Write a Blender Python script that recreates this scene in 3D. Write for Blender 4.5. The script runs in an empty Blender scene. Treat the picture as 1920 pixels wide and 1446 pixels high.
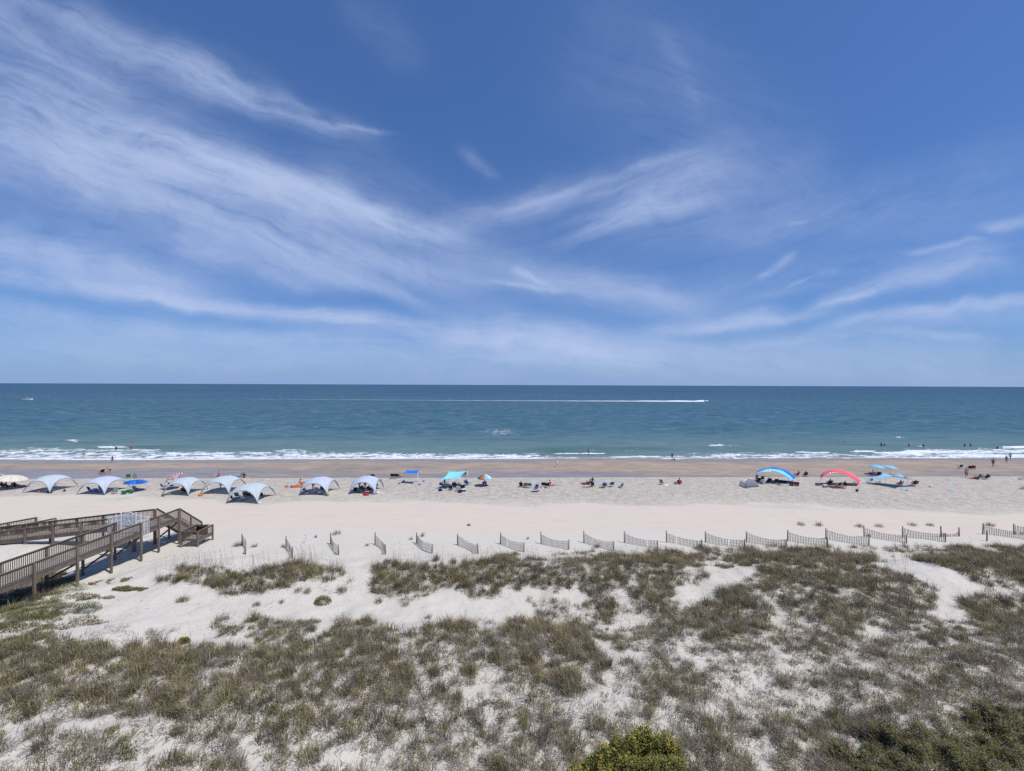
import bpy, bmesh, math, random
import numpy as np
from mathutils import Vector, Matrix
random.seed(7)
rng = np.random.default_rng(11)
S = bpy.context.scene
COL = S.collection
R = math.radians
F, H = 780.0, 18.0                       # focal length in photo pixels, eye height above the sea

# ------------------------------------------------------------------ survey helpers: photo pixel <-> place
def hor(px): return 718.0 + px * 7.0 / 1920.0
def at(px, py, z=1.0):
    Y = (H - z) * F / (py - hor(px))
    return Vector(((px - 960) / F * Y, Y, z))
def project(X, Y, Z):
    px = 960 + X / Y * F
    return px, hor(px) + (H - Z) * F / Y

# ------------------------------------------------------------------ numpy noise
_perm = rng.permutation(4096)
def _h(ix, iy, s): return _perm[(_perm[(ix + s * 131) & 4095] + iy) & 4095] / 4095.0
def vnoise(x, y, s=0):
    x = np.asarray(x, float); y = np.asarray(y, float)
    xi = np.floor(x).astype(np.int64); yi = np.floor(y).astype(np.int64)
    fx = x - xi; fy = y - yi
    fx = fx * fx * fx * (fx * (fx * 6 - 15) + 10); fy = fy * fy * fy * (fy * (fy * 6 - 15) + 10)
    a = _h(xi, yi, s); b = _h(xi + 1, yi, s); c = _h(xi, yi + 1, s); d = _h(xi + 1, yi + 1, s)
    return (a + (b - a) * fx) * (1 - fy) + (c + (d - c) * fx) * fy
def fbm(x, y, s=0, o=4, g=.5):
    t = 0; a = 1; n = 0
    for k in range(o):
        t = t + a * vnoise(x * 2 ** k + 17.3 * k, y * 2 ** k - 9.1 * k, s + k); n += a; a *= g
    return t / n
def sst(a, b, x):
    t = np.clip((np.asarray(x, float) - a) / (b - a), 0, 1)
    return t * t * (3 - 2 * t)

# ------------------------------------------------------------------ terrain
def berm_y(X): return 76.2 + .026 * X + .5 * (fbm(X * .05, X * 0 + 3.1, 40, 2) - .5)
def water_y(X): return 100.8 + .03 * X + 2.2 * (fbm(X * .045, X * 0 + 8.2, 41, 3) - .5)
def terrain(X, Y):
    X = np.asarray(X, float); Y = np.asarray(Y, float)
    Yd = Y + 1.6 * (fbm(X * .09, X * 0 + 1.7, 50, 3) - .5) * sst(48, 38, Y)
    dune = np.interp(Yd, [-60, 10, 16, 20, 23.5, 26, 28.6, 31, 33.6, 35.2, 36.8, 38.6, 41, 44, 50, 300],
                     [3.0, 2.7, 2.5, 2.45, 2.35, 2.15, 1.72, 1.72, 2.1, 2.32, 2.25, 1.65, 1.24, 1.06, 1.0, 1.0])
    low = sst(-29.5, -35.5, X)                                   # the dune is low where the boardwalk crosses
    flat = np.interp(Y, [-60, 20, 28, 30.6, 33.7, 36.4, 39.4, 44, 300], [2.8, 2.4, 2.1, 1.95, 1.6, 1.25, 1.05, 1.0, 1.0])
    z = dune + (flat - dune) * low
    k = sst(45, 36, Y)
    z = z + sst(44, 38, Y) * (fbm(X * 1.5, Y * 1.7, 6, 3) - .5) * .13
    z = z + k * ((fbm(X * .16, Y * .2, 1, 3) - .5) * .9 + (fbm(X * .55, Y * .6, 5, 3) - .5) * .36)
    z = z + .75 * np.exp(-((X - 33) / 7) ** 2 - ((Y - 33) / 3.4) ** 2) + .5 * np.exp(-((X - 22) / 7) ** 2 - ((Y - 31) / 3) ** 2)
    z = z - .35 * np.exp(-((X - 6) / 9) ** 2 - ((Y - 29) / 2.2) ** 2)
    z = z + sst(40, 48, Y) * sst(78, 72, Y) * ((fbm(X * .12, Y * .14, 9, 3) - .5) * .14 + (fbm(X * .9, Y * .9, 12, 3) - .5) * .10 * sst(58, 64, Y))
    z = z + .95 * np.exp(-((X + 48) / 8.5) ** 2 - ((Y - 40.6) / 2.6) ** 2)                     # sand banked against the access ramp
    s = Y - berm_y(X)
    s = np.where(s > 0, s * 24.6 / np.maximum(water_y(X) - berm_y(X), 1), s)
    wet = np.interp(s, [-.2, 0, .35, 4, 14, 20, 24.6, 40, 60, 120, 900], [0, 0, -.16, -.26, -.40, -.68, -1.0, -1.7, -2.6, -6, -14])
    z = z + wet + sst(.5, 3, s) * sst(24, 18, s) * (fbm(X * .06, Y * .25, 21, 3) - .5) * .07
    return z
def ground(px, py):
    z = 1.0
    for _ in range(8):
        p = at(px, py, z); z = z * .4 + .6 * float(terrain(p.x, p.y))
    p = at(px, py, z); p.z = float(terrain(p.x, p.y))
    return p
def gz(x, y): return float(terrain(x, y))

# ------------------------------------------------------------------ materials
MATS = {}
def nodes(m):
    m.use_nodes = True
    return m.node_tree.nodes, m.node_tree.links, m.node_tree.nodes['Principled BSDF']
def mat(name, col, rough=.75, var=.18, scale=6.0, bump=0.0, spec=.3, metal=0.0, trans=0.0):
    if name in MATS: return MATS[name]
    m = bpy.data.materials.new(name); n, l, b = nodes(m)
    b.inputs['Roughness'].default_value = rough; b.inputs['Specular IOR Level'].default_value = spec
    b.inputs['Metallic'].default_value = metal
    tc = n.new('ShaderNodeTexCoord'); no = n.new('ShaderNodeTexNoise')
    no.inputs['Scale'].default_value = scale; no.inputs['Detail'].default_value = 5
    l.new(tc.outputs['Object'], no.inputs['Vector'])
    mx = n.new('ShaderNodeMix'); mx.data_type = 'RGBA'
    mx.inputs['A'].default_value = (*[c * (1 - var) for c in col], 1)
    mx.inputs['B'].default_value = (*[min(1, c * (1 + var)) for c in col], 1)
    l.new(no.outputs['Fac'], mx.inputs['Factor']); l.new(mx.outputs['Result'], b.inputs['Base Color'])
    if bump:
        bp = n.new('ShaderNodeBump'); bp.inputs['Strength'].default_value = bump; bp.inputs['Distance'].default_value = .02
        l.new(no.outputs['Fac'], bp.inputs['Height']); l.new(bp.outputs['Normal'], b.inputs['Normal'])
    if trans:
        tr = n.new('ShaderNodeBsdfTranslucent'); l.new(mx.outputs['Result'], tr.inputs['Color'])
        ms = n.new('ShaderNodeMixShader'); ms.inputs['Fac'].default_value = trans
        l.new(b.outputs[0], ms.inputs[1]); l.new(tr.outputs[0], ms.inputs[2])
        l.new(ms.outputs[0], n['Material Output'].inputs['Surface'])
    MATS[name] = m
    return m
def wood(name, col, rough=.85):
    if name in MATS: return MATS[name]
    m = bpy.data.materials.new(name); n, l, b = nodes(m)
    b.inputs['Roughness'].default_value = rough; b.inputs['Specular IOR Level'].default_value = .2
    tc = n.new('ShaderNodeTexCoord'); mp = n.new('ShaderNodeMapping'); mp.inputs['Scale'].default_value = (1.5, 1.5, 9)
    no = n.new('ShaderNodeTexNoise'); no.inputs['Scale'].default_value = 2.2; no.inputs['Detail'].default_value = 8
    no2 = n.new('ShaderNodeTexNoise'); no2.inputs['Scale'].default_value = .7
    l.new(tc.outputs['Object'], mp.inputs['Vector']); l.new(mp.outputs[0], no.inputs['Vector']); l.new(tc.outputs['Object'], no2.inputs['Vector'])
    r = n.new('ShaderNodeValToRGB'); e = r.color_ramp.elements
    e[0].position = .3; e[0].color = (*[c * .55 for c in col], 1); e[1].position = .72; e[1].color = (*[c * 1.35 for c in col], 1)
    ad = n.new('ShaderNodeMath'); ad.operation = 'MULTIPLY_ADD'; ad.inputs[1].default_value = .6
    sb = n.new('ShaderNodeMath'); sb.operation = 'MULTIPLY'; sb.inputs[1].default_value = .45
    l.new(no2.outputs['Fac'], sb.inputs[0]); l.new(no.outputs['Fac'], ad.inputs[0]); l.new(sb.outputs[0], ad.inputs[2])
    l.new(ad.outputs[0], r.inputs['Fac']); l.new(r.outputs[0], b.inputs['Base Color'])
    MATS[name] = m
    return m

# ------------------------------------------------------------------ object helpers
def tag(o, label=None, cat=None, group=None, kind=None):
    if label: o['label'] = label
    if cat: o['category'] = cat
    if group: o['group'] = group
    if kind: o['kind'] = kind
    return o
def thing(name, label, cat, loc=(0, 0, 0), rz=0.0, group=None):
    o = bpy.data.objects.new(name, None); COL.objects.link(o)
    o.empty_display_size = .2; o.location = loc; o.rotation_euler.z = rz
    return tag(o, label, cat, group)
def link(name, me, mats=None, parent=None, loc=None):
    o = bpy.data.objects.new(name, me); COL.objects.link(o)
    if mats is not None and len(me.materials) == 0:
        for m in (mats if isinstance(mats, (list, tuple)) else [mats]): me.materials.append(m)
    if parent is not None: o.parent = parent
    if loc is not None: o.location = loc
    return o
def children(o): return [c for c in o.children]
def copy_tree(o, parent=None):
    c = o.copy(); COL.objects.link(c); c.parent = parent
    for ch in children(o): copy_tree(ch, c)
    return c
class MB:
    """collects boxes, bars, tubes and sheets into one mesh"""
    def __init__(s): s.v = []; s.f = []; s.m = []; s.sm = []
    def add(s, vs, fs, mi=0, smooth=False):
        b = len(s.v); s.v += [tuple(v) for v in vs]
        for f in fs: s.f.append([b + i for i in f]); s.m.append(mi); s.sm.append(smooth)
        return s
    def box(s, c, d, mi=0, rot=None):
        x, y, z = d[0] / 2, d[1] / 2, d[2] / 2; c = Vector(c)
        vs = [Vector((a * x, b * y, e * z)) for a in (-1, 1) for b in (-1, 1) for e in (-1, 1)]
        if rot is not None: vs = [rot @ v for v in vs]
        return s.add([c + v for v in vs], [(0, 1, 3, 2), (4, 6, 7, 5), (0, 4, 5, 1), (2, 3, 7, 6), (0, 2, 6, 4), (1, 5, 7, 3)], mi)
    def bar(s, a, b, w, h, mi=0, up=(0, 0, 1)):
        a = Vector(a); b = Vector(b); d = (b - a).normalized(); u = Vector(up)
        if abs(d.dot(u)) > .98: u = Vector((0, 1, 0))
        sd = d.cross(u).normalized(); u = sd.cross(d).normalized()
        vs = [p + sd * (i * w / 2) + u * (j * h / 2) for p in (a, b) for i, j in ((-1, -1), (1, -1), (1, 1), (-1, 1))]
        return s.add(vs, [(0, 1, 2, 3), (7, 6, 5, 4), (0, 4, 5, 1), (1, 5, 6, 2), (2, 6, 7, 3), (3, 7, 4, 0)], mi)
    def tube(s, pts, r, n=6, mi=0):
        pts = [Vector(p) for p in pts]; rs = r if isinstance(r, (list, tuple)) else [r] * len(pts)
        vs = []; fs = []
        for i, p in enumerate(pts):
            d = (pts[min(i + 1, len(pts) - 1)] - pts[max(i - 1, 0)]).normalized()
            u = Vector((0, 0, 1)) if abs(d.z) < .9 else Vector((1, 0, 0))
            a = d.cross(u).normalized(); b = a.cross(d).normalized()
            for k in range(n):
                t = 2 * math.pi * k / n; vs.append(p + (a * math.cos(t) + b * math.sin(t)) * rs[i])
        for i in range(len(pts) - 1):
            for k in range(n):
                k2 = (k + 1) % n; fs.append((i * n + k, i * n + k2, (i + 1) * n + k2, (i + 1) * n + k))
        fs.append(tuple(range(n))[::-1]); fs.append(tuple((len(pts) - 1) * n + k for k in range(n)))
        return s.add(vs, fs, mi, True)
    def lathe(s, prof, n=16, c=(0, 0, 0), mi=0, smooth=True, sc=(1, 1)):
        vs = []; fs = []
        for r, z in prof:
            for k in range(n):
                t = 2 * math.pi * k / n; vs.append((c[0] + r * math.cos(t) * sc[0], c[1] + r * math.sin(t) * sc[1], c[2] + z))
        for i in range(len(prof) - 1):
            for k in range(n):
                k2 = (k + 1) % n; fs.append((i * n + k, i * n + k2, (i + 1) * n + k2, (i + 1) * n + k))
        if prof[0][0] > 1e-4: fs.append(tuple(range(n))[::-1])
        if prof[-1][0] > 1e-4: fs.append(tuple((len(prof) - 1) * n + k for k in range(n)))
        return s.add(vs, fs, mi, smooth)
    def sheet(s, P, th=.006, mi=0, smooth=True):
        """P: rows x cols of points, gets a real thickness"""
        r, c = len(P), len(P[0]); top = [Vector(p) for row in P for p in row]
        nn = []
        for i in range(r):
            for j in range(c):
                du = Vector(P[i][min(j + 1, c - 1)]) - Vector(P[i][max(j - 1, 0)])
                dv = Vector(P[min(i + 1, r - 1)][j]) - Vector(P[max(i - 1, 0)][j])
                q = du.cross(dv); nn.append(q.normalized() if q.length > 1e-9 else Vector((0, 0, 1)))
        bot = [p - q * th for p, q in zip(top, nn)]
        fs = []; N = r * c
        for i in range(r - 1):
            for j in range(c - 1):
                a = i * c + j; q = (a, a + 1, a + c + 1, a + c); fs.append(q); fs.append(tuple(N + k for k in q[::-1]))
        edge = [(0, j) for j in range(c)] + [(i, c - 1) for i in range(1, r)] + [(r - 1, j) for j in range(c - 2, -1, -1)] + [(i, 0) for i in range(r - 2, 0, -1)]
        for k in range(len(edge)):
            a = edge[k]; b = edge[(k + 1) % len(edge)]; a = a[0] * c + a[1]; b = b[0] * c + b[1]
            fs.append((b, a, N + a, N + b))
        return s.add(top + bot, fs, mi, smooth)
    def mesh(s, name):
        me = bpy.data.meshes.new(name); me.from_pydata(s.v, [], s.f)
        me.polygons.foreach_set('material_index', s.m); me.polygons.foreach_set('use_smooth', s.sm)
        me.update(); return me
    def build(s, name, mats, parent=None, loc=None): return link(name, s.mesh(name), mats, parent, loc)
def fast_mesh(name, V, T, colors=None, smooth=False):
    """V (n,3), T (m,3) triangles or (m,4) quads"""
    me = bpy.data.meshes.new(name); k = T.shape[1]
    me.vertices.add(len(V)); me.vertices.foreach_set('co', np.ascontiguousarray(V, np.float32).ravel())
    me.loops.add(T.size); me.loops.foreach_set('vertex_index', np.ascontiguousarray(T, np.int32).ravel())
    me.polygons.add(len(T)); me.polygons.foreach_set('loop_start', np.arange(0, T.size, k, dtype=np.int32))
    me.polygons.foreach_set('use_smooth', np.full(len(T), smooth))
    if colors is not None:
        a = me.attributes.new('Col', 'FLOAT_COLOR', 'POINT'); a.data.foreach_set('color', np.ascontiguousarray(colors, np.float32).ravel())
    me.update(calc_edges=True)
    return me

# ------------------------------------------------------------------ camera
cam = bpy.data.objects.new('Camera', bpy.data.cameras.new('Camera')); COL.objects.link(cam); S.camera = cam
cam.data.sensor_width = 36; cam.data.lens = 36 * F / 1920; cam.data.clip_start = .1; cam.data.clip_end = 60000
cam.location = (0, 0, H)
cam.rotation_euler = (Matrix.Rotation(R(90 - .11), 4, 'X') @ Matrix.Rotation(math.atan(7 / 1920), 4, 'Z')).to_euler()
S.view_settings.view_transform = 'Standard'; S.view_settings.look = 'None'
S.view_settings.exposure = 0; S.view_settings.gamma = 1
S.cycles.max_bounces = 6; S.cycles.diffuse_bounces = 3; S.cycles.glossy_bounces = 3; S.cycles.transparent_max_bounces = 8
S.cycles.sample_clamp_indirect = 4; S.cycles.use_denoising = False
# ------------------------------------------------------------------ sun and sky
SUN_EL = 63.0
sd = Vector((.90, -.43, 0)).normalized() * math.cos(R(SUN_EL)) + Vector((0, 0, math.sin(R(SUN_EL))))   # towards the sun
sun = bpy.data.objects.new('sun', bpy.data.lights.new('sun', 'SUN')); COL.objects.link(sun)
sun.data.energy = 3.9; sun.data.angle = R(.5); sun.data.color = (1, .955, .90)
sun.rotation_euler = sd.to_track_quat('Z', 'Y').to_euler(); sun.location = (30, -10, 60)
W = bpy.data.worlds.new('World'); S.world = W; W.use_nodes = True
wn, wl = W.node_tree.nodes, W.node_tree.links
bg = wn['Background']; bg.inputs['Strength'].default_value = .1
sky = wn.new('ShaderNodeTexSky'); sky.sky_type = 'NISHITA'; sky.sun_disc = False
sky.sun_elevation = R(SUN_EL); sky.sun_rotation = math.atan2(sd.x, sd.y)
sky.altitude = 0; sky.air_density = 1.0; sky.dust_density = .35; sky.ozone_density = 3.0
def M(op, a, b=None, c=None, clamp=False):
    n = wn.new('ShaderNodeMath'); n.operation = op; n.use_clamp = clamp
    for i, v in enumerate((a, b, c)):
        if v is None: continue
        if isinstance(v, (int, float)): n.inputs[i].default_value = v
        else: wl.new(v, n.inputs[i])
    return n.outputs[0]
def dotc(vec, k):
    n = wn.new('ShaderNodeVectorMath'); n.operation = 'DOT_PRODUCT'; wl.new(vec, n.inputs[0]); n.inputs[1].default_value = k
    return n.outputs['Value']
def comb(x, y, z=0.0):
    n = wn.new('ShaderNodeCombineXYZ')
    for i, v in enumerate((x, y, z)):
        if isinstance(v, (int, float)): n.inputs[i].default_value = v
        else: wl.new(v, n.inputs[i])
    return n.outputs[0]
def noise(vec, scale, detail, dist=0.0, rough=.55):
    n = wn.new('ShaderNodeTexNoise'); n.inputs['Scale'].default_value = scale; n.inputs['Detail'].default_value = detail
    n.inputs['Distortion'].default_value = dist; n.inputs['Roughness'].default_value = rough; wl.new(vec, n.inputs['Vector'])
    return n
wtc = wn.new('ShaderNodeTexCoord'); sx = wn.new('ShaderNodeSeparateXYZ'); wl.new(wtc.outputs['Generated'], sx.inputs[0])
yy = M('MAXIMUM', M('ABSOLUTE', sx.outputs['Y']), .05)
ga = M('DIVIDE', sx.outputs['X'], yy); gb = M('DIVIDE', M('MAXIMUM', sx.outputs['Z'], 0.0), yy)   # bearing and height tangents
p0 = comb(ga, gb, 1.0)
wp = noise(p0, 2.4, 7)                                            # wind warp
wsub = wn.new('ShaderNodeVectorMath'); wsub.operation = 'SUBTRACT'; wl.new(wp.outputs['Color'], wsub.inputs[0]); wsub.inputs[1].default_value = (.5, .5, .5)
wmul = wn.new('ShaderNodeVectorMath'); wmul.operation = 'MULTIPLY'; wl.new(wsub.outputs[0], wmul.inputs[0]); wmul.inputs[1].default_value = (.20, .12, 0)
wadd = wn.new('ShaderNodeVectorMath'); wadd.operation = 'ADD'; wl.new(p0, wadd.inputs[0]); wl.new(wmul.outputs[0], wadd.inputs[1])
p = wadd.outputs[0]
# ice fibres: three wind directions, each with its own combed texture
puff = noise(p, 5.5, 9, .6, .66).outputs['Fac']
def fibres(dx, dy, k):
    u = dotc(p, (dx, dy, .37 * k)); v = dotc(p, (-dy, dx, .21 * k))
    a_ = noise(comb(M('MULTIPLY', u, 2.1), M('MULTIPLY', v, 11.0), 2.0 * k), 1.0, 9, .7, .62).outputs['Fac']
    b_ = noise(comb(M('MULTIPLY', u, 8.0), M('MULTIPLY', v, 44.0), 5.0 * k), 1.0, 5, .9, .6).outputs['Fac']
    t = M('MULTIPLY_ADD', a_, .52, M('MULTIPLY_ADD', b_, .20, M('MULTIPLY', puff, .28)))
    return M('MULTIPLY', M('SUBTRACT', t, .35), 3.1, None, True)
TEX = {'A': fibres(.93, -.36, 1), 'B': fibres(.992, -.12, 2), 'C': fibres(.955, .295, 3)}
STREAKS = [ (380,290,1000,500,70,50,.15),(930,400,1520,320,55,60,.15),(1000,480,1950,380,50,60,.11),(680,470,1380,590,44,30,.24),(560,250,900,420,60,40,.09),(1100,560,1960,470,26,40,.14),(-160,250,720,430,110,50,.36),(300,430,900,560,40,24,.22),(-160,420,760,520,70,40,.20),(-160,600,1000,660,40,30,.18),(-160,60,420,230,110,50,.20),(1040,650,2000,650,26,30,.26),
  # x0,y0 -> x1,y1 seen from the terrace, half width at both ends, thickness
 (-60,115,780,440,24,14,.34),(-80,190,760,430,64,24,.52),(60,190,620,410,70,30,.38),(240,235,790,430,32,14,.42),
 (-60,-30,520,190,40,22,.34),(120,40,590,200,48,30,.24),(330,125,660,238,36,18,.36),(540,203,720,245,7,5,.20),
 (-60,30,240,170,34,20,.34),(-80,235,520,440,60,40,.34),(60,340,640,490,48,26,.24),(300,455,600,540,24,12,.32),
 (480,470,800,575,20,12,.36),(-80,470,420,556,46,22,.58),(-80,528,420,572,20,14,.62),(200,548,760,612,12,14,.72),(520,590,1120,662,14,22,.72),
 (820,612,1300,668,34,28,.62),(540,440,900,535,40,18,.36),(640,390,880,450,32,14,.36),(580,320,740,420,26,12,.34),
 (800,440,1020,362,24,26,.24),(900,400,1180,338,20,26,.26),(960,380,1080,352,8,8,.22),(1120,425,1360,295,34,44,.42),(1180,318,1300,290,10,10,.30),
 (1070,415,1320,378,10,16,.32),(1040,450,1280,395,20,16,.26),(955,505,1030,540,8,6,.42),(900,530,1060,552,6,5,.32),
 (960,525,1320,565,26,20,.34),(1240,614,1540,598,12,8,.55),(1280,603,1470,588,14,16,.42),(1405,518,1492,477,8,10,.55),
 (1540,585,1860,482,14,30,.52),(1535,586,1660,553,5,7,.40),(1580,618,1990,540,9,11,.52),(1590,612,1990,570,18,22,.30),
 (1705,473,1840,447,8,6,.34),(1840,424,1990,400,10,12,.40),(1300,430,1990,290,40,60,.12),(1100,30,1500,420,140,120,.11),
 (1245,50,1300,210,18,22,.10),(-100,660,1990,695,34,30,.30),(1400,645,1990,618,9,9,.26),(-100,600,700,640,22,18,.25),
 (1470,412,1512,404,4,4,.22),(1528,526,1580,514,9,8,.24),(1480,542,1525,531,5,4,.26),
 (850,280,920,326,12,10,.18),(660,0,790,120,40,40,.07),(1380,560,1560,545,10,10,.16)]
tot = {'A': 0.0, 'B': 0.0, 'C': 0.0}
for (x0, y0, x1, y1, w0, w1, am) in STREAKS:
    A = Vector(((x0 - 960) / F, (722 - y0) / F)); B = Vector(((x1 - 960) / F, (722 - y1) / F))
    d = B - A; L = d.length; d /= L; nrm = Vector((-d.y, d.x)); C = (A + B) / 2
    wm = 2 / (1 / w0 + 1 / w1) / F; kt = (w0 - w1) / (w0 + w1)
    s = dotc(p, (nrm.x / wm, nrm.y / wm, -C.dot(nrm) / wm)); t = dotc(p, (d.x * 2 / L, d.y * 2 / L, -C.dot(d) * 2 / L))
    s = M('MULTIPLY', s, M('MULTIPLY_ADD', t, kt, 1.0)) if abs(kt) > .05 else s
    t2 = M('MULTIPLY', t, t); e = M('MULTIPLY_ADD', s, s, M('MULTIPLY', t2, t2))
    g = M('POWER', 2.71828, M('MULTIPLY', e, -1.0))
    sl = (y1 - y0) / (x1 - x0); kk = 'A' if sl > .2 else ('C' if sl < -.07 else 'B'); tot[kk] = M('MULTIPLY_ADD', g, am, tot[kk])
alpha = 0.0
for kk in 'ABC': alpha = M('MULTIPLY_ADD', tot[kk], M('MULTIPLY_ADD', TEX[kk], 1.55, .10), alpha)
alpha = M('SUBTRACT', 1.0, M('POWER', 2.71828, M('MULTIPLY', alpha, -1.25)))
alpha = M('MULTIPLY', alpha, M('GREATER_THAN', sx.outputs['Y'], 0.0), None, True)
CLOUD = (4.9, 5.9, 8.4)
gm_ = wn.new('ShaderNodeGamma'); gm_.inputs['Gamma'].default_value = .72; wl.new(sky.outputs[0], gm_.inputs['Color'])
sc_ = wn.new('ShaderNodeVectorMath'); sc_.operation = 'MULTIPLY'; wl.new(gm_.outputs[0], sc_.inputs[0]); sc_.inputs[1].default_value = (.645, 1.04, 1.765); skyc = sc_.outputs[0]   # deep clear maritime blue
mx = wn.new('ShaderNodeMix'); mx.data_type = 'RGBA'; mx.clamp_factor = True
wl.new(alpha, mx.inputs['Factor']); hz_ = wn.new('ShaderNodeMix'); hz_.data_type = 'RGBA'; hz_.clamp_factor = True      # moist air low over the sea
wl.new(M('MULTIPLY', M('POWER', 2.71828, M('MULTIPLY', gb, -16.0)), .9), hz_.inputs['Factor']); wl.new(skyc, hz_.inputs['A']); hz_.inputs['B'].default_value = (2.68, 3.95, 6.95, 1)
wl.new(hz_.outputs['Result'], mx.inputs['A']); mx.inputs['B'].default_value = (*CLOUD, 1)
wl.new(mx.outputs['Result'], bg.inputs['Color'])
# ------------------------------------------------------------------ ground: one sheet from behind the terrace to the sea bed
def grid_mesh(name, xs, ys, zf, colf):
    X, Y = np.meshgrid(xs, ys); Z = zf(X, Y); V = np.stack([X, Y, Z], -1).reshape(-1, 3)
    r, c = X.shape; i = np.arange(r * c).reshape(r, c)
    Q = np.stack([i[:-1, :-1], i[:-1, 1:], i[1:, 1:], i[1:, :-1]], -1).reshape(-1, 4)
    return fast_mesh(name, V, Q, colf(X, Y).reshape(-1, 4), True)
def geo(a, b, n): return list(np.geomspace(a, b, n))
xs = np.array([-x for x in geo(62, 600, 340)][::-1] + list(np.arange(-61.8, 62, .2)) + geo(62, 600, 340))
ys = np.array(list(np.linspace(-60, 12, 20)) + list(np.arange(12.3, 47, .16)) + list(np.arange(47, 112, .25)) + geo(112.5, 900, 40))
def gcol(X, Y):
    s = Y - berm_y(X); n1 = fbm(X * .05, Y * .22, 60, 4); n2 = fbm(X * .16, Y * .5, 66, 3)
    wet = sst(-.05, .12, s)
    q = (water_y(X) - Y)
    n3 = fbm(X * .022, Y * .08, 68, 3)
    runnel = sst(9.5, 1.5, s + (n3 - .5) * 20 + (n1 - .5) * 9) * wet
    swash = sst(8.5, 3.0, q + (n1 - .5) * 7)
    gloss = np.clip(np.maximum(runnel, swash), 0, 1)
    n4 = fbm(X * .045, Y * .10, 75, 4); edge_ = np.interp(X, [-110, -40, 0, 30, 60, 110], [61.5, 61, 60, 58.5, 57, 58]) + (n4 - .5) * 13
    pink = sst(46, 50, Y + (n2 - .5) * 5) * sst(1.0, -1.5, Y - edge_)
    foot = sst(-.5, .9, Y - edge_ + (n2 - .5) * 2.5) * (.62 + .38 * sst(0, 5, Y - edge_)) * (1 - wet)
    return np.stack([wet, gloss, pink, foot], -1)
gm = bpy.data.materials.new('sand'); n, l, b = nodes(gm)
def N(t, **k):
    q = n.new(t)
    for a, v in k.items(): q.inputs[a].default_value = v
    return q
def mixc(f, A, B):
    q = n.new('ShaderNodeMix'); q.data_type = 'RGBA'
    for key, v in (('Factor', f), ('A', A), ('B', B)):
        if isinstance(v, tuple): q.inputs[key].default_value = (*v, 1)
        elif isinstance(v, (int, float)): q.inputs[key].default_value = v
        else: l.new(v, q.inputs[key])
    return q.outputs['Result']
def mth(op, a, b_=None, c=None, clamp=False):
    q = n.new('ShaderNodeMath'); q.operation = op; q.use_clamp = clamp
    for i, v in enumerate((a, b_, c)):
        if v is None: continue
        if isinstance(v, (int, float)): q.inputs[i].default_value = v
        else: l.new(v, q.inputs[i])
    return q.outputs[0]
def tx(scale, detail=4, vec=None, dist=0.0, rough=.55):
    q = N('ShaderNodeTexNoise', Scale=scale, Detail=detail, Distortion=dist, Roughness=rough); l.new(vec, q.inputs['Vector']); return q.outputs['Fac']
at_ = n.new('ShaderNodeAttribute'); at_.attribute_name = 'Col'; sp_ = n.new('ShaderNodeSeparateColor'); l.new(at_.outputs['Color'], sp_.inputs[0])
WET, GLO, PNK, FOOT = sp_.outputs[0], sp_.outputs[1], sp_.outputs[2], at_.outputs['Alpha']
tc = n.new('ShaderNodeTexCoord'); PV = tc.outputs['Object']
mp = n.new('ShaderNodeMapping'); mp.inputs['Scale'].default_value = (.25, 1, 1); l.new(PV, mp.inputs['Vector']); PS = mp.outputs[0]
big = tx(.12, 5, PV); med = tx(.9, 5, PV, .4); small = tx(3.2, 5, PV, .3); tiny = tx(11, 3, PV); strip = tx(.9, 6, PS, .6)
dry = mixc(big, (.535, .498, .43), (.615, .578, .505))
dry = mixc(mth('MULTIPLY', mth('SUBTRACT', small, .56), 3.2, None, True), dry, (.44, .395, .345))
pinkc = mixc(strip, (.555, .468, .385), (.655, .565, .475))
dry = mixc(mth('MULTIPLY', PNK, mth('MULTIPLY_ADD', big, .9, .35), None, True), dry, pinkc)
fm = mth('MULTIPLY', mth('SUBTRACT', mth('MULTIPLY_ADD', small, .6, mth('MULTIPLY', med, .45)), .36), 3.6, None, True)
footc = mixc(fm, (.595, .535, .455), (.35, .315, .27))
dry = mixc(FOOT, dry, footc)
sepg = n.new('ShaderNodeSeparateXYZ'); l.new(PV, sepg.inputs[0]); dn = mth('DIVIDE', mth('SUBTRACT', 42.0, sepg.outputs['Y']), 5.0, None, True)   # rough debris-flecked dune sand
fleck = mth('MULTIPLY', mth('SUBTRACT', tx(7.0, 6, PV, 1.2, .65), .55), 7.0, None, True); fleck = mth('MULTIPLY', fleck, mth('MULTIPLY', mth('SUBTRACT', tx(.35, 4, PV, .5), .40), 4.0, None, True))
dry = mixc(mth('MULTIPLY', mth('MULTIPLY', fleck, dn), .75), dry, (.20, .165, .13))
bar_ = mixc(mth('MULTIPLY', mth('SUBTRACT', mth('MULTIPLY_ADD', strip, .6, mth('MULTIPLY', big, .4)), .36), 3.4, None, True), (.265, .220, .180), (.44, .345, .265))
film = mixc(mth('MULTIPLY', mth('SUBTRACT', strip, .36), 3.2, None, True), (.205, .183, .168), (.300, .266, .240))
wetc = mixc(GLO, bar_, film)
l.new(mixc(WET, dry, wetc), b.inputs['Base Color'])
rg = mth('MULTIPLY_ADD', mth('MULTIPLY', WET, GLO), -.50, .93); rg = mth('SUBTRACT', rg, mth('MULTIPLY', WET, .1)); l.new(rg, b.inputs['Roughness'])
l.new(mth('MULTIPLY_ADD', mth('MULTIPLY', WET, GLO), .14, .10), b.inputs['Specular IOR Level'])
hgt = mth('MULTIPLY_ADD', small, .5, mth('MULTIPLY_ADD', med, .9, mth('MULTIPLY', tiny, .12)))
bp = n.new('ShaderNodeBump'); bp.inputs['Distance'].default_value = .12
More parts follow.
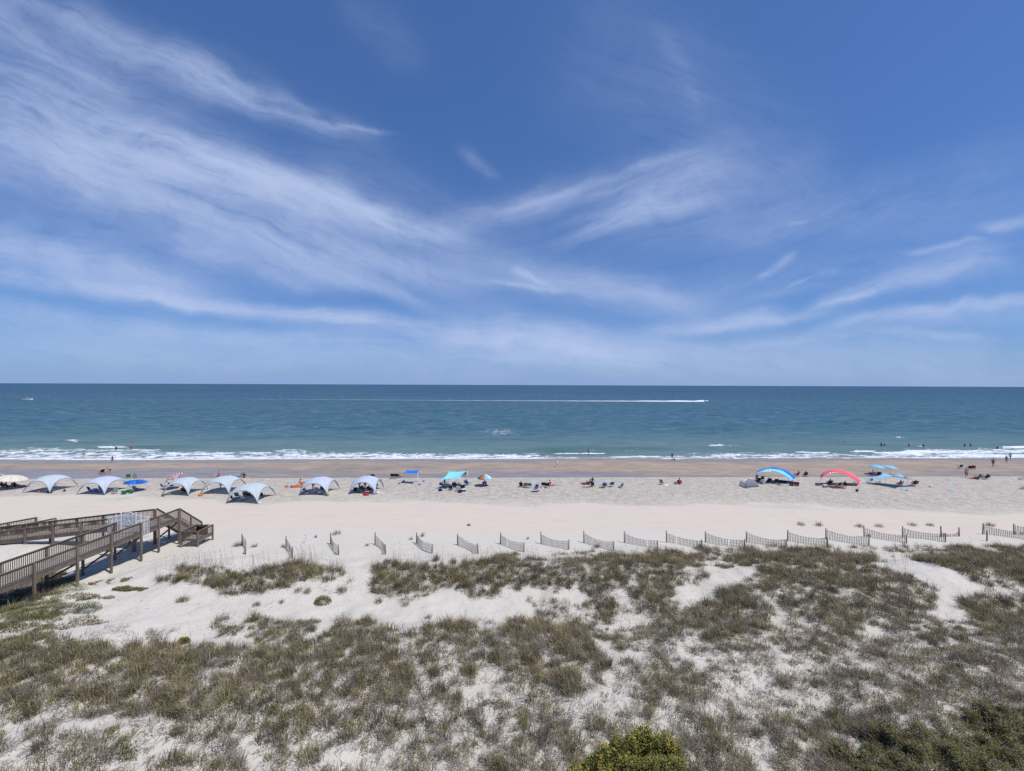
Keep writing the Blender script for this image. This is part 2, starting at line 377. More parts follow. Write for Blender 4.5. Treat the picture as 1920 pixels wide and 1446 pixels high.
l.new(mth('MULTIPLY', mth('SUBTRACT', 1.0, WET), mth('MULTIPLY_ADD', FOOT, .70, .3)), bp.inputs['Strength']); l.new(hgt, bp.inputs['Height'])
l.new(bp.outputs['Normal'], b.inputs['Normal'])
gob = link('ground', grid_mesh('ground', xs, ys, terrain, gcol), gm); tag(gob, kind='structure')

# ------------------------------------------------------------------ sea
def lobes(X): return fbm(X * .1, X * 0, 70, 3) - .5
def px_at(X): return 960 + X / 106.0 * F
FOAM = [  # broken waves: from, to (photo columns), row, depth in metres, strength
 (-60,300,845,2.2,.55),(0,290,852,2.2,.62),(190,236,838.5,1.6,1.3),(130,142,827,.9,1.2),(260,560,850,1.8,.60),(520,580,846,2.5,.55),
 (1045,1130,851,.7,1.2),(1150,1240,857,.8,1.2),(1245,1262,860,.7,1.1),(1333,1356,837,.9,1.2),(1368,1380,838.5,.8,1.0),(1497,1552,849,1.0,1.25),
 (1603,1634,847.5,1.1,1.3),(1640,1720,849,1.3,1.25),(1700,1990,848,4.0,.9),(1880,1990,841,1.4,1.2),(1690,1750,859,.6,1.2),(1780,1990,855,3.0,.95),
 (1678,1690,821,.8,1.0),(1065,1085,859.5,.5,1.0),(620,1010,854,1.8,.66),(700,1012,857,1.1,.85),(1105,1120,846,.4,.8),(1172,1182,845,.4,.7)]
def sea_h(X, Y):
    q = Y - water_y(X); z = 0 * X
    ph = 3.0 * (fbm(X * .012, Y * .01, 80, 3) - .5)
    for lam, am, k in ((27, .30, 0), (16, .16, 1), (9.5, .09, 2)):
        w = np.sin(2 * math.pi * (q / lam + ph * (1 + .4 * k)) + 4.5 * fbm(X * .03, Y * .008, 83 + k, 2))
        w = np.exp(1.6 * (w - 1)) * 2 - .6
        z = z + am * w * sst(6, 26, q) * sst(420, 160, q) * (.25 + 1.2 * fbm(X * .02 + 5, Y * .03, 86 + k, 2))
    z = z + .55 * np.exp(-((q - 17 - 5 * (fbm(X * .02, X * 0, 88, 2) - .5)) / 2.0) ** 2) * sst(.48, .62, fbm(X * .022, X * 0 + 4, 89, 2))
    return z + .10 * np.exp(-((q - 9) / 5) ** 2) - .03 * sst(1.5, -1, q) + .02
def scol(X, Y):
    q = Y - water_y(X); z = np.maximum(Y, 40)
    px = 960 + X / z * F; py = hor(px) + H * F / z
    t = .5 * fbm(X * .34, Y * .85, 90, 4) + .5 * fbm(X * 1.35, Y * 2.6, 94, 3)
    D = 0 * X
    # the swash: a wide lacy band on the left, thin on the right half
    top = np.interp(px, [-200, 0, 280, 560, 700, 1010, 1060, 1240, 1300, 1500, 1640, 1700, 1990], [17, 16, 14, 12.5, 11, 8, 3, 3, 10, 9, 9, 11, 14])
    den = np.interp(px, [-200, 560, 900, 1010, 1030, 1230, 1270, 1420, 1600, 1690, 1990], [.55, .55, .57, .54, .14, .14, .50, .50, .42, .54, .60])
    D = np.maximum(D, den * sst(top, top * .55, q) * sst(-1, .7, q))
    for a, b_, row, dm, st in FOAM:
        Yc = H * F / (row - hor((a + b_) / 2)) + .03 * (X - ((a + b_) / 2 - 960) / F * 110) + 2.2 * (fbm(X * .12, X * 0 + row, 97, 2) - .5)
        D = np.maximum(D, st * sst(a - 12, a + 6, px) * sst(b_ + 12, b_ - 6, px) * np.exp(-((Y - Yc) / dm) ** 2))
    foam = sst(.545, .43, t - (D - .5) * .34) * sst(.04, .14, D)
    foam = np.maximum(foam, sst(.95, 1.2, D) * .95)
    edge = np.exp(-((q - .9) / .8) ** 2) * np.interp(px, [-200, 900, 1020, 1060, 1300, 1690, 1990], [.95, .9, .8, .25, .3, .35, .8])
    foam = np.maximum(foam, edge * sst(.25, .5, t + .1))
    glit = np.exp(-((px - 937) / 22) ** 2 - ((py - 811) / 5) ** 2) * .4 * sst(.48, .62, fbm(X * .8, Y * .5, 99, 3))  # glitter on the water, painted as white through the foam mask
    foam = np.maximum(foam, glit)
    shallow = sst(75, 3, q); film_ = sst(7, 0, q)
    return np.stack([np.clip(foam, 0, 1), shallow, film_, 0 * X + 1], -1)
xs2 = np.array([-x for x in geo(152, 26000, 90)][::-1] + list(np.arange(-151.7, 152, .3)) + geo(152, 26000, 90))
ys2 = np.array(list(np.arange(92, 124, .22)) + list(np.arange(124, 175, .5)) + list(np.arange(175, 300, 1.4)) + geo(302, 26000, 90))
sm_ = bpy.data.materials.new('sea_water'); n, l, b = nodes(sm_)
at_ = n.new('ShaderNodeAttribute'); at_.attribute_name = 'Col'; sp_ = n.new('ShaderNodeSeparateColor'); l.new(at_.outputs['Color'], sp_.inputs[0])
FO, SH, FI = sp_.outputs[0], sp_.outputs[1], sp_.outputs[2]
tc = n.new('ShaderNodeTexCoord'); PV = tc.outputs['Object']
mp = n.new('ShaderNodeMapping'); mp.inputs['Scale'].default_value = (.35, 1, 1); l.new(PV, mp.inputs['Vector']); PS = mp.outputs[0]
mp2 = n.new('ShaderNodeMapping'); mp2.inputs['Scale'].default_value = (.25, 1, 1); l.new(PV, mp2.inputs['Vector'])
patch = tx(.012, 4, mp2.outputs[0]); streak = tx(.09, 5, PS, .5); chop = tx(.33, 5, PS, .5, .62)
sepp = n.new('ShaderNodeSeparateXYZ'); l.new(PV, sepp.inputs[0])
dist = mth('DIVIDE', mth('SUBTRACT', sepp.outputs['Y'], 130.0), 900.0, None, True); dist = mth('POWER', dist, .5)
deep = mixc(dist, (.050, .150, .168), (.012, .070, .135))
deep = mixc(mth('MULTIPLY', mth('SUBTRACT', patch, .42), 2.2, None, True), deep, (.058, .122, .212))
deep = mixc(mth('MULTIPLY', mth('SUBTRACT', streak, .49), 3.6, None, True), deep, (.034, .078, .132))  # dark side of the ripples painted into the water colour, imitating wave slopes
deep = mixc(mth('MULTIPLY', mth('SUBTRACT', chop, .48), 4.5, None, True), deep, (.135, .195, .265))  # light side of the ripples, painted into the colour likewise
shal = mixc(streak, (.098, .186, .184), (.182, .245, .246))
shal = mixc(mth('MULTIPLY', mth('SUBTRACT', tx(.07, 4, mp2.outputs[0], .6), .53), 6.0, None, True), shal, (.062, .140, .122))
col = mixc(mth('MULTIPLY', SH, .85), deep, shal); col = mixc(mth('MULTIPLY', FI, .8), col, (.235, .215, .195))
lace = mth('MULTIPLY', mth('SUBTRACT', tx(1.6, 5, PS, .6), .28), 3.2, None, True)
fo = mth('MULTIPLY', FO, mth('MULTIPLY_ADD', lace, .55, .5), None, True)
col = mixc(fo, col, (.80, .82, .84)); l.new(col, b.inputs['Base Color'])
l.new(mth('MULTIPLY_ADD', fo, .5, .16), b.inputs['Roughness']); b.inputs['Specular IOR Level'].default_value = .19; b.inputs['IOR'].default_value = 1.33
def slope(scale, vec):
    q = N('ShaderNodeTexNoise', Scale=scale, Detail=4.0, Roughness=.6); l.new(vec, q.inputs['Vector'])
    v = n.new('ShaderNodeVectorMath'); v.operation = 'SUBTRACT'; l.new(q.outputs['Color'], v.inputs[0]); v.inputs[1].default_value = (.5, .5, .5); return v.outputs[0]
def vsc(v, k):
    q = n.new('ShaderNodeVectorMath'); q.operation = 'MULTIPLY'; l.new(v, q.inputs[0]); q.inputs[1].default_value = k; return q.outputs[0]
def vadd(a, c):
    q = n.new('ShaderNodeVectorMath'); q.operation = 'ADD'; l.new(a, q.inputs[0]); l.new(c, q.inputs[1]); return q.outputs[0]
ge = n.new('ShaderNodeNewGeometry')
nv = vadd(ge.outputs['Normal'], vadd(vsc(slope(1.1, PS), (.5, 1.15, 0)), vsc(slope(.28, PS), (.3, .85, 0))))
nn_ = n.new('ShaderNodeVectorMath'); nn_.operation = 'NORMALIZE'; l.new(nv, nn_.inputs[0])
df = n.new('ShaderNodeBsdfDiffuse'); l.new(col, df.inputs['Color']); gl_ = n.new('ShaderNodeBsdfGlossy'); gl_.inputs['Roughness'].default_value = .18
l.new(nn_.outputs[0], gl_.inputs['Normal']); nd_ = n.new('ShaderNodeVectorMath'); nd_.operation = 'NORMALIZE'
l.new(vadd(ge.outputs['Normal'], vadd(vsc(slope(.9, PS), (.6, 1.6, 0)), vsc(slope(.22, PS), (.5, 1.5, 0)))), nd_.inputs[0]); l.new(nd_.outputs[0], df.inputs['Normal'])
msx = n.new('ShaderNodeMixShader'); l.new(mth('MULTIPLY_ADD', fo, -.11, .125), msx.inputs['Fac']); l.new(df.outputs[0], msx.inputs[1]); l.new(gl_.outputs[0], msx.inputs[2])
l.new(msx.outputs[0], n['Material Output'].inputs['Surface'])
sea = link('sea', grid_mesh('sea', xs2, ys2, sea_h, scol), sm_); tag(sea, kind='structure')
# ------------------------------------------------------------------ dune plants
def attr_mat(name, rough=.8, trans=.25, spec=.15):
    m = bpy.data.materials.new(name); n, l, b = nodes(m); MATS[name] = m
    a = n.new('ShaderNodeAttribute'); a.attribute_name = 'Col'; l.new(a.outputs['Color'], b.inputs['Base Color'])
    b.inputs['Roughness'].default_value = rough; b.inputs['Specular IOR Level'].default_value = spec
    tr = n.new('ShaderNodeBsdfTranslucent'); l.new(a.outputs['Color'], tr.inputs['Color'])
    ms = n.new('ShaderNodeMixShader'); ms.inputs['Fac'].default_value = trans
    l.new(b.outputs[0], ms.inputs[1]); l.new(tr.outputs[0], ms.inputs[2]); l.new(ms.outputs[0], n['Material Output'].inputs['Surface'])
    return m
GRASS = attr_mat('grass_blade'); STEM = attr_mat('dry_stem', .9, .05); LEAF = attr_mat('shrub_leaf', .55, .3, .3)
def blades(P, az, lean, L, w, col, curl=.35):
    """P (n,3) roots; az heading; lean 0 upright..1 flat; L length; w width; col (n,3): a tapering two-segment blade each"""
    k = len(P); d = np.stack([np.cos(az), np.sin(az), 0 * az], -1); side = np.stack([-np.sin(az), np.cos(az), 0 * az], -1)
    up = np.array([0, 0, 1.0])
    h1 = (L * .55 * np.cos(lean))[:, None]; o1 = (L * .55 * np.sin(lean))[:, None]
    l2 = np.minimum(lean + curl, 2.0)
    P1 = P + up * h1 + d * o1; P2 = P1 + up * (L * .45 * np.cos(l2))[:, None] + d * (L * .45 * np.sin(l2))[:, None]
    ws = (w / 2)[:, None] * side
    V = np.stack([P - ws, P + ws, P1 - ws * .75, P1 + ws * .75, P2], 1).reshape(-1, 3)
    b0 = np.arange(k)[:, None] * 5
    T = (b0[:, None, :] + np.array([[0, 1, 3], [0, 3, 2], [2, 3, 4]])[None]).reshape(-1, 3)
    C = np.repeat(np.concatenate([col, np.ones((k, 1))], 1), 5, 0)
    return V, T, C
def leaves(P, nrm_az, tilt, L, w, col):
    """flat pointed leaves: rhombs"""
    k = len(P); d = np.stack([np.cos(nrm_az) * np.cos(tilt), np.sin(nrm_az) * np.cos(tilt), np.sin(tilt)], -1)
    s = np.stack([-np.sin(nrm_az), np.cos(nrm_az), 0 * nrm_az], -1)
    V = np.stack([P, P + d * (L * .5)[:, None] + s * (w / 2)[:, None], P + d * L[:, None], P + d * (L * .5)[:, None] - s * (w / 2)[:, None]], 1).reshape(-1, 3)
    T = (np.arange(k)[:, None] * 4 + np.array([[0, 1, 2, 3]])).reshape(-1, 4)
    C = np.repeat(np.concatenate([col, np.ones((k, 1))], 1), 4, 0)
    T = np.concatenate([T[:, [0, 1, 2]], T[:, [0, 2, 3]]])
    return V, T, C
def join(parts):
    V = []; T = []; C = []; o = 0
    for v, t, c in parts: V.append(v); T.append(t + o); C.append(c); o += len(v)
    return np.concatenate(V), np.concatenate(T), np.concatenate(C)
PAL = {  # base colours as they would stand in even light
 'khaki': [(0.248, 0.196, 0.096), (0.302, 0.238, 0.123), (0.203, 0.169, 0.082), (0.358, 0.289, 0.157), (0.173, 0.155, 0.069)],
 'green': [(0.139, 0.145, 0.056), (0.162, 0.164, 0.066), (0.191, 0.179, 0.082), (0.116, 0.125, 0.051)],
 'grey': [(0.213, 0.171, 0.154), (0.264, 0.218, 0.199), (0.164, 0.127, 0.119), (0.320, 0.270, 0.241), (0.186, 0.155, 0.132)],
 'bluegreen': [(0.108, 0.124, 0.070), (0.137, 0.151, 0.089), (0.125, 0.132, 0.075), (0.179, 0.183, 0.108)],
 'moss': [(.170, .195, .040), (.220, .225, .052), (.130, .155, .038), (.240, .220, .068)],
 'red': [(0.196, 0.072, 0.034), (0.154, 0.062, 0.032), (0.124, 0.080, 0.032)],
 'straw': [(0.371, 0.310, 0.160), (0.309, 0.255, 0.128), (0.258, 0.220, 0.120)],
 'sage': [(0.232, 0.250, 0.128), (0.185, 0.205, 0.100), (0.278, 0.285, 0.160)],
 'yellow': [(0.433, 0.330, 0.056), (0.340, 0.290, 0.048), (0.515, 0.370, 0.080)],
}
def pal(name, k, jit=.18):
    p = np.array(PAL[name]); c = p[rng.integers(0, len(p), k)]
    return np.clip(c * (1 + rng.normal(0, jit, (k, 1))), .01, 1)
def spread(P, nb, r):
    """nb roots round each clump"""
    k = len(P); a = rng.uniform(0, 2 * np.pi, (k, nb)); q = np.sqrt(rng.uniform(0, 1, (k, nb))) * r[:, None]
    X = (P[:, None, 0] + np.cos(a) * q).ravel(); Y = (P[:, None, 1] + np.sin(a) * q).ravel()
    return X, Y, a.ravel(), (q / r[:, None]).ravel()

# where each sort of cover grows, surveyed as outlines on the photo and walked out on the ground
def inpoly(px, py, poly):
    c = np.zeros(px.shape, bool); k = len(poly)
    for i in range(k):
        x0, y0 = poly[i]; x1, y1 = poly[(i + 1) % k]
        if y0 == y1: continue
        cond = ((y0 > py) != (y1 > py)) & (px < (x1 - x0) * (py - y0) / (y1 - y0) + x0)
        c ^= cond
    return c
# outline, tall grass, grey brush, leafy, patchiness (0 solid .. 1 broken)
COVER = [
 ([(1040,1036),(1500,1026),(1990,1016),(1990,1040),(1040,1052)], .32, .15, .05, .56),
 ([(282,1078),(330,1064),(400,1060),(470,1072),(560,1064),(600,1062),(652,1078),(640,1088),(560,1100),(500,1106),(420,1108),(350,1098),(292,1100)], 1.0, .15, .1, .05),
 ([(715,1062),(800,1056),(880,1056),(945,1050),(960,1085),(945,1112),(930,1122),(895,1128),(868,1110),(800,1120),(735,1116),(708,1095)], 1.0, .2, .1, .05),
 ([(940,1050),(1010,1052),(1060,1056),(1066,1088),(1050,1108),(1010,1108),(968,1098),(944,1090)], .5, 1.0, .1, .1),
 ([(1050,1046),(1130,1046),(1250,1046),(1245,1090),(1180,1120),(1160,1150),(1120,1150),(1090,1120),(1055,1095)], .5, .8, .2, .42),
 ([(1105,1090),(1140,1085),(1160,1120),(1150,1170),(1105,1165),(1095,1130)], .1, 1.0, .05, .15),
 ([(1190,1040),(1420,1036),(1560,1036),(1650,1046),(1655,1060),(1560,1062),(1420,1056),(1300,1058),(1190,1056)], .9, .2, .2, .22),
 ([(1240,1056),(1320,1056),(1330,1085),(1300,1105),(1250,1100)], .3, .8, .1, .2),
 ([(1200,1060),(1245,1075),(1260,1110),(1240,1150),(1200,1150),(1190,1100)], .8, .4, .1, .2),
 ([(1420,1062),(1560,1060),(1650,1070),(1735,1100),(1770,1135),(1740,1165),(1640,1172),(1560,1176),(1490,1160),(1450,1125),(1385,1095)], .55, .75, .25, .12),
 ([(1345,1110),(1400,1108),(1445,1140),(1440,1180),(1400,1205),(1330,1195),(1290,1170),(1300,1140)], .9, .5, .1, .12),
 ([(1715,1046),(1800,1030),(1990,1034),(1990,1112),(1860,1100),(1800,1072),(1745,1054)], .9, .5, .2, .12),
 ([(1785,1118),(1990,1108),(1990,1180),(1900,1180),(1810,1155)], .9, .4, .3, .12),
 ([(1650,1096),(1740,1090),(1740,1110),(1670,1115)], .2, .8, .1, .4),
 ([(640,1170),(705,1160),(745,1180),(750,1225),(700,1255),(620,1248),(600,1205)], 1.0, .15, .1, .08),
 ([(465,1170),(500,1160),(590,1160),(600,1195),(540,1215),(470,1196)], .15, .9, .5, .1),
 ([(395,1170),(430,1150),(450,1165),(435,1190),(385,1195)], .3, .6, .3, .3),
 ([(955,1165),(1050,1168),(1115,1188),(1135,1245),(1085,1300),(1000,1310),(935,1250),(915,1205)], 1.0, .45, .1, .1),
 ([(890,1200),(925,1190),(935,1215),(900,1225)], .1, .9, .1, .2),
 ([(770,1175),(850,1170),(900,1230),(890,1280),(830,1290),(780,1240)], .6, .3, .2, .5),
 ([(-80,1206),(100,1200),(205,1218),(330,1212),(420,1216),(500,1206),(600,1226),(640,1310),(600,1372),(480,1378),(380,1358),(250,1350),(120,1340),(-80,1385)], .65, .75, .25, .16),
 ([(-80,1200),(90,1196),(205,1208),(210,1225),(120,1245),(-80,1250)], .2, .1, 1.0, .05),
 ([(590,1240),(740,1226),(795,1310),(785,1360),(700,1380),(600,1370)], .7, .7, .1, .18),
 ([(-80,1380),(380,1360),(640,1370),(980,1330),(1180,1400),(1180,1520),(-80,1520)], .35, .6, .15, .56),
 ([(800,1180),(1280,1140),(1330,1420),(1200,1500),(820,1380)], .38, .6, .1, .57),
 ([(1120,1170),(1990,1150),(1990,1350),(1500,1400),(1280,1430)], .24, .8, .15, .50),
 ([(1280,1350),(1680,1330),(1700,1520),(1270,1520)], .5, .8, .2, .34),
 ([(1620,1420),(1700,1370),(1800,1352),(1990,1340),(1990,1540),(1600,1540)], .25, .3, 1.2, .06),
 ([(1700,1180),(1990,1170),(1990,1330),(1760,1320)], .3, .9, .2, .34),
 ([(0,1130),(60,1112),(110,1112),(100,1150),(30,1185),(-60,1190),(-60,1150)], .05, .02, 1.0, .2),
 ([(-80,1095),(40,1085),(150,1078),(120,1110),(60,1140),(-80,1165)], .1, .5, 1.0, .1),
 ([(480,1200),(640,1190),(640,1240),(480,1230)], .5, .5, .2, .4),
 ([(560,1100),(660,1094),(650,1130),(560,1130)], .25, .2, .2, .7),
 ([(1000,1130),(1300,1120),(1300,1180),(1000,1180)], .2, .4, .1, .6),
]
def cover(X, Y, Z):
    px, py = project(X, Y, Z)
    wx = (fbm(X * .55, Y * .55, 200, 3) - .5) * 70 * 24 / np.maximum(Y, 8); wy = (fbm(X * .55, Y * .55, 204, 3) - .5) * 34
    g = np.zeros(X.shape); br = g.copy(); lf = g.copy()
    nz = fbm(X * .6, Y * .75, 210, 4) * .48 + fbm(X * 1.7, Y * 2.0, 214, 3) * .52
    for poly, a, b_, c, patchy in COVER:
        m = inpoly(px + wx, py + wy, poly)
        k = m * sst(patchy * .80, patchy * .80 + .09, nz) if patchy > .12 else m * 1.0
        g = np.maximum(g, a * k); br = np.maximum(br, b_ * k); lf = np.maximum(lf, c * k)
    out = ((px > 1960) & (Y < 38.5)) | ((px < -50) & (Y < 33)) | (py > 1490)        # the same cover carries on past the picture's edges
    k = out * sst(.38, .50, nz); g = np.maximum(g, .5 * k); br = np.maximum(br, .6 * k)
    return g, br, lf
def scatter(n):
    Y = rng.uniform(6, 44, n); X = rng.uniform(-1.8, 1.8, n) * Y
    ok = np.ones(n, bool)
    # keep the plants from under the deck planks
    X = X[ok]; Y = Y[ok]; Z = terrain(X, Y)
    return X, Y, Z
AREA_N = 94000
X, Y, Z = scatter(AREA_N)
# scatter() is uniform in bearing, so thin the near points to an even number per square metre
keep = rng.uniform(0, 1, len(X)) < Y / 44; X, Y, Z = X[keep], Y[keep], Z[keep]
g, br, lf = cover(X, Y, Z)
tone = fbm(X * .35, Y * .35, 220, 3); tone2 = fbm(X * .9, Y * .9, 224, 2)
# --- beach grass: every clump has its own tone, height and lie
def clump_colors(k, nb, names, w, jit=.16):
    w = np.array(w, float); w = w / w.sum(0); pick = np.zeros(k, int); u = rng.uniform(0, 1, k); cw = np.cumsum(w, 0)
    for i in range(len(names) - 1, -1, -1): pick = np.where(u < cw[i], i, pick)
    pick = np.repeat(pick, nb); sw = rng.uniform(0, 1, k * nb) < .22; pick = np.where(sw, rng.integers(0, len(names), k * nb), pick); c = np.zeros((k * nb, 3))
    for i, nm in enumerate(names):
        m = pick == i; c[m] = pal(nm, int(m.sum()), jit)
    return np.clip(c * np.repeat(rng.uniform(.48, 1.5, k), nb)[:, None], .01, .9)
k = rng.uniform(0, 1, len(X)) < g * .60 * (.55 + .75 * (tone2 > .42)); P = np.stack([X[k], Y[k], Z[k]], -1); nb = 26
sz = rng.uniform(.6, 1.35, len(P)) * (.72 + .55 * tone[k])
gx, gy, ga_, q = spread(P, nb, .10 + .14 * sz); gzv = terrain(gx, gy); N_ = len(gx); szr = np.repeat(sz, nb)
mk = sst(.38, .62, tone[k] * .6 + tone2[k] * .4)
colr = clump_colors(len(P), nb, ['khaki', 'green', 'grey', 'straw'], [.27 + .38 * mk, .42 - .33 * mk, .31 + .26 * sst(2, 18, P[:, 0]), .06 + 0 * mk])
wind = np.repeat(rng.normal(2.5, .9, len(P)), nb); az = np.where(rng.uniform(0, 1, N_) < .4, wind + rng.normal(0, .5, N_), ga_ + rng.normal(0, .6, N_))   # sea wind lays it over
lean = np.clip(.08 + .62 * q * rng.uniform(.3, 1.3, N_), .03, 1.3)
bl = blades(np.stack([gx, gy, gzv - .02], -1), az, lean, szr * rng.uniform(.32, .80, N_), rng.uniform(.010, .025, N_), colr, .62)
o = link('beach_grass', fast_mesh('beach_grass', *bl), GRASS)
tag(o, 'khaki and green beach grass covering the dunes in broad patches', 'beach grass', kind='stuff')
# --- grey dead brush
nzb = fbm(X * .8, Y * .8, 233, 3)
k = rng.uniform(0, 1, len(X)) < np.clip(br * .80 + .42 * (nzb > .5) * (Y < 27) * (br + g + lf < 2) * sst(.40, .55, fbm(X * .25, Y * .25, 236, 2)), 0, 1); P = np.stack([X[k], Y[k], Z[k]], -1); nb = 21
sz = rng.uniform(.45, 1.25, len(P)); gx, gy, ga_, q = spread(P, nb, .20 * sz + .08); gzv = terrain(gx, gy); N_ = len(gx)
az = np.repeat(rng.normal(.4, 1.0, len(P)), nb) + rng.normal(0, 1.1, N_); lean = np.clip(rng.normal(.92, .42, N_), .05, 1.53)
colr = clump_colors(len(P), nb, ['grey', 'bluegreen', 'khaki', 'straw'], [np.full(len(P), .62), np.full(len(P), .18), np.full(len(P), .16), np.full(len(P), .05)])
b1 = blades(np.stack([gx, gy, gzv + rng.uniform(-.02, .10, N_)], -1), az, lean, np.repeat(sz, nb) * rng.uniform(.15, .50, N_), rng.uniform(.008, .020, N_), colr, .3)
nb2 = 8; gx, gy, ga_, q = spread(P, nb2, .22 * sz + .1); N2 = len(gx); zz = terrain(gx, gy)
b2 = leaves(np.stack([gx, gy, zz + rng.uniform(.02, .30, N2) * np.repeat(sz, nb2)], -1), rng.uniform(0, 6.3, N2), rng.uniform(-.3, 1.0, N2), rng.uniform(.03, .07, N2), rng.uniform(.012, .03, N2),
            clump_colors(len(P), nb2, ['bluegreen', 'grey'], [np.full(len(P), .5), np.full(len(P), .5)]))
o = link('dead_brush', fast_mesh('dead_brush', *join([b1, b2])), STEM)
tag(o, 'grey brown dead stems and wiry brush tangled between the grass', 'dead brush', kind='stuff')
# --- thatch: last year's stems lying flat between the tufts
k = (g + br > .08) & (rng.uniform(0, 1, len(X)) < .46); wide = (Y < 26.5) & (g + br + lf < .08) & (fbm(X * .5, Y * .5, 238, 3) > .52) & (fbm(X * .12, Y * .15, 239, 2) > .40); k = k | wide
P = np.stack([X[k], Y[k], Z[k]], -1); nb = 10; gx, gy, ga_, q = spread(P, nb, np.full(len(P), .34)); gzv = terrain(gx, gy); N_ = len(gx)
b1 = blades(np.stack([gx, gy, gzv + rng.uniform(.005, .05, N_)], -1), rng.uniform(0, 6.283, N_), rng.uniform(1.15, 1.56, N_), rng.uniform(.10, .42, N_), rng.uniform(.008, .020, N_), clump_colors(len(P), nb, ['grey', 'straw', 'khaki'], [np.full(len(P), .72), np.full(len(P), .10), np.full(len(P), .18)]) * .85, .05)
o = link('dry_thatch', fast_mesh('dry_thatch', *b1), STEM)
tag(o, 'flat grey brown thatch of old stems between the dune grass tufts', 'thatch', kind='stuff')
# --- leafy ground cover
k = rng.uniform(0, 1, len(X)) < np.clip(lf * .8, 0, 1); P = np.stack([X[k], Y[k], Z[k]], -1); nb = 60
sz = rng.uniform(.6, 1.2, len(P)) * np.where(lf[k] > .6, 1.25, .8); gx, gy, ga_, q = spread(P, nb, .3 * sz); zz = terrain(gx, gy); N_ = len(gx)
h = np.repeat(sz, nb) * (1 - q ** 2) * .34 * rng.uniform(.1, 1, N_)
pxl, pyl = project(gx, gy, zz)
lowl = (pxl < 260) & (pyl < 1215)
colr = np.where(rng.uniform(0, 1, (N_, 1)) < .55, pal('moss', N_), pal('green', N_)); colr = np.where(rng.uniform(0, 1, (N_, 1)) < .18, pal('khaki', N_), colr)
h = np.where(lowl, h * .45, h)
b1 = leaves(np.stack([gx, gy, zz + h], -1), rng.uniform(0, 6.3, N_), rng.uniform(-.2, 1.1, N_), rng.uniform(.04, .10, N_), rng.uniform(.02, .045, N_), colr)
o = link('leafy_ground_cover', fast_mesh('leafy_ground_cover', *b1), LEAF)
tag(o, 'low green leafy creeper growing among the dune grass', 'ground cover', kind='stuff')
# --- sea oats standing along the crest
n_ = 9500; sxp = rng.uniform(280, 1925, n_); syp = 1064 + rng.uniform(-10, 36, n_); pts = []
Yo = rng.uniform(34.5, 38.8, n_); Xo = (sxp - 960) / F * Yo; Zo = terrain(Xo, Yo); g2, b2_, l2_ = cover(Xo, Yo - 1.2, Zo); g2 = np.maximum(g2, .8 * b2_)
kk = (rng.uniform(0, 1, n_) < np.clip(g2, 0, 1) * .80 * sst(.38, .66, fbm(Xo * .5, Yo * .5, 231, 3)) * np.interp(sxp, [280, 700, 1000, 1900], [.45, .6, .9, .9]) + .05 * (fbm(Xo * .3, Yo * .3, 230, 2) > .5)); kk &= ~((sxp > 650) & (sxp < 710))
Xo, Yo, Zo = Xo[kk], Yo[kk], Zo[kk]
# a few farther back on the near dune
m_ = 700; xi = rng.integers(0, len(X), m_); km = g[xi] > .3; Xo = np.concatenate([Xo, X[xi][km]]); Yo = np.concatenate([Yo, Y[xi][km]]); Zo = np.concatenate([Zo, Z[xi][km]])
N_ = len(Xo); azo = rng.normal(2.9, .8, N_); ln = rng.uniform(.7, 1.65, N_); lean = rng.uniform(.02, .2, N_)
b1 = blades(np.stack([Xo, Yo, Zo - .02], -1), azo, lean, ln, np.full(N_, .017), pal('straw', N_) * .55, .25)
tipz = Zo + ln * .9; dxy = ln * (.55 * np.sin(lean) + .45 * np.sin(lean + .25))
tp = np.stack([Xo + np.cos(azo) * dxy * .85, Yo + np.sin(azo) * dxy * .85, tipz], -1)
b2 = blades(np.repeat(tp, 3, 0), np.repeat(azo, 3) + rng.normal(0, .5, 3 * N_), rng.uniform(.3, 1.3, 3 * N_), rng.uniform(.08, .2, 3 * N_), np.full(3 * N_, .018), pal('straw', 3 * N_) * .8, .6)
o = link('sea_oats', fast_mesh('sea_oats', *join([b1, b2])), STEM)
tag(o, 'thin tan sea oat stalks rising from the dune grass', 'sea oats', kind='stuff')
# --- dead twigs and runners lying on the bare sand
n_ = 5200; Xd, Yd, Zd = scatter(int(n_ * 5)); gd, bd, ld = cover(Xd, Yd, Zd); nz = fbm(Xd * .4, Yd * .4, 240, 3)
kd = (gd + bd + ld < .25) & (nz > .47) & (Yd < 36) & (rng.uniform(0, 1, len(Xd)) < .8)
Xd, Yd = Xd[kd], Yd[kd]; Zd = terrain(Xd, Yd); N_ = len(Xd)
b1 = blades(np.stack([Xd, Yd, Zd + .012], -1), rng.uniform(0, 6.3, N_), rng.uniform(1.1, 1.5, N_), rng.uniform(.06, .34, N_), rng.uniform(.006, .016, N_), pal('grey', N_) * .9, .12)
o = link('plant_litter', fast_mesh('plant_litter', *b1), STEM)
tag(o, 'dead twigs and runners scattered over the bare white sand', 'plant litter', kind='stuff')

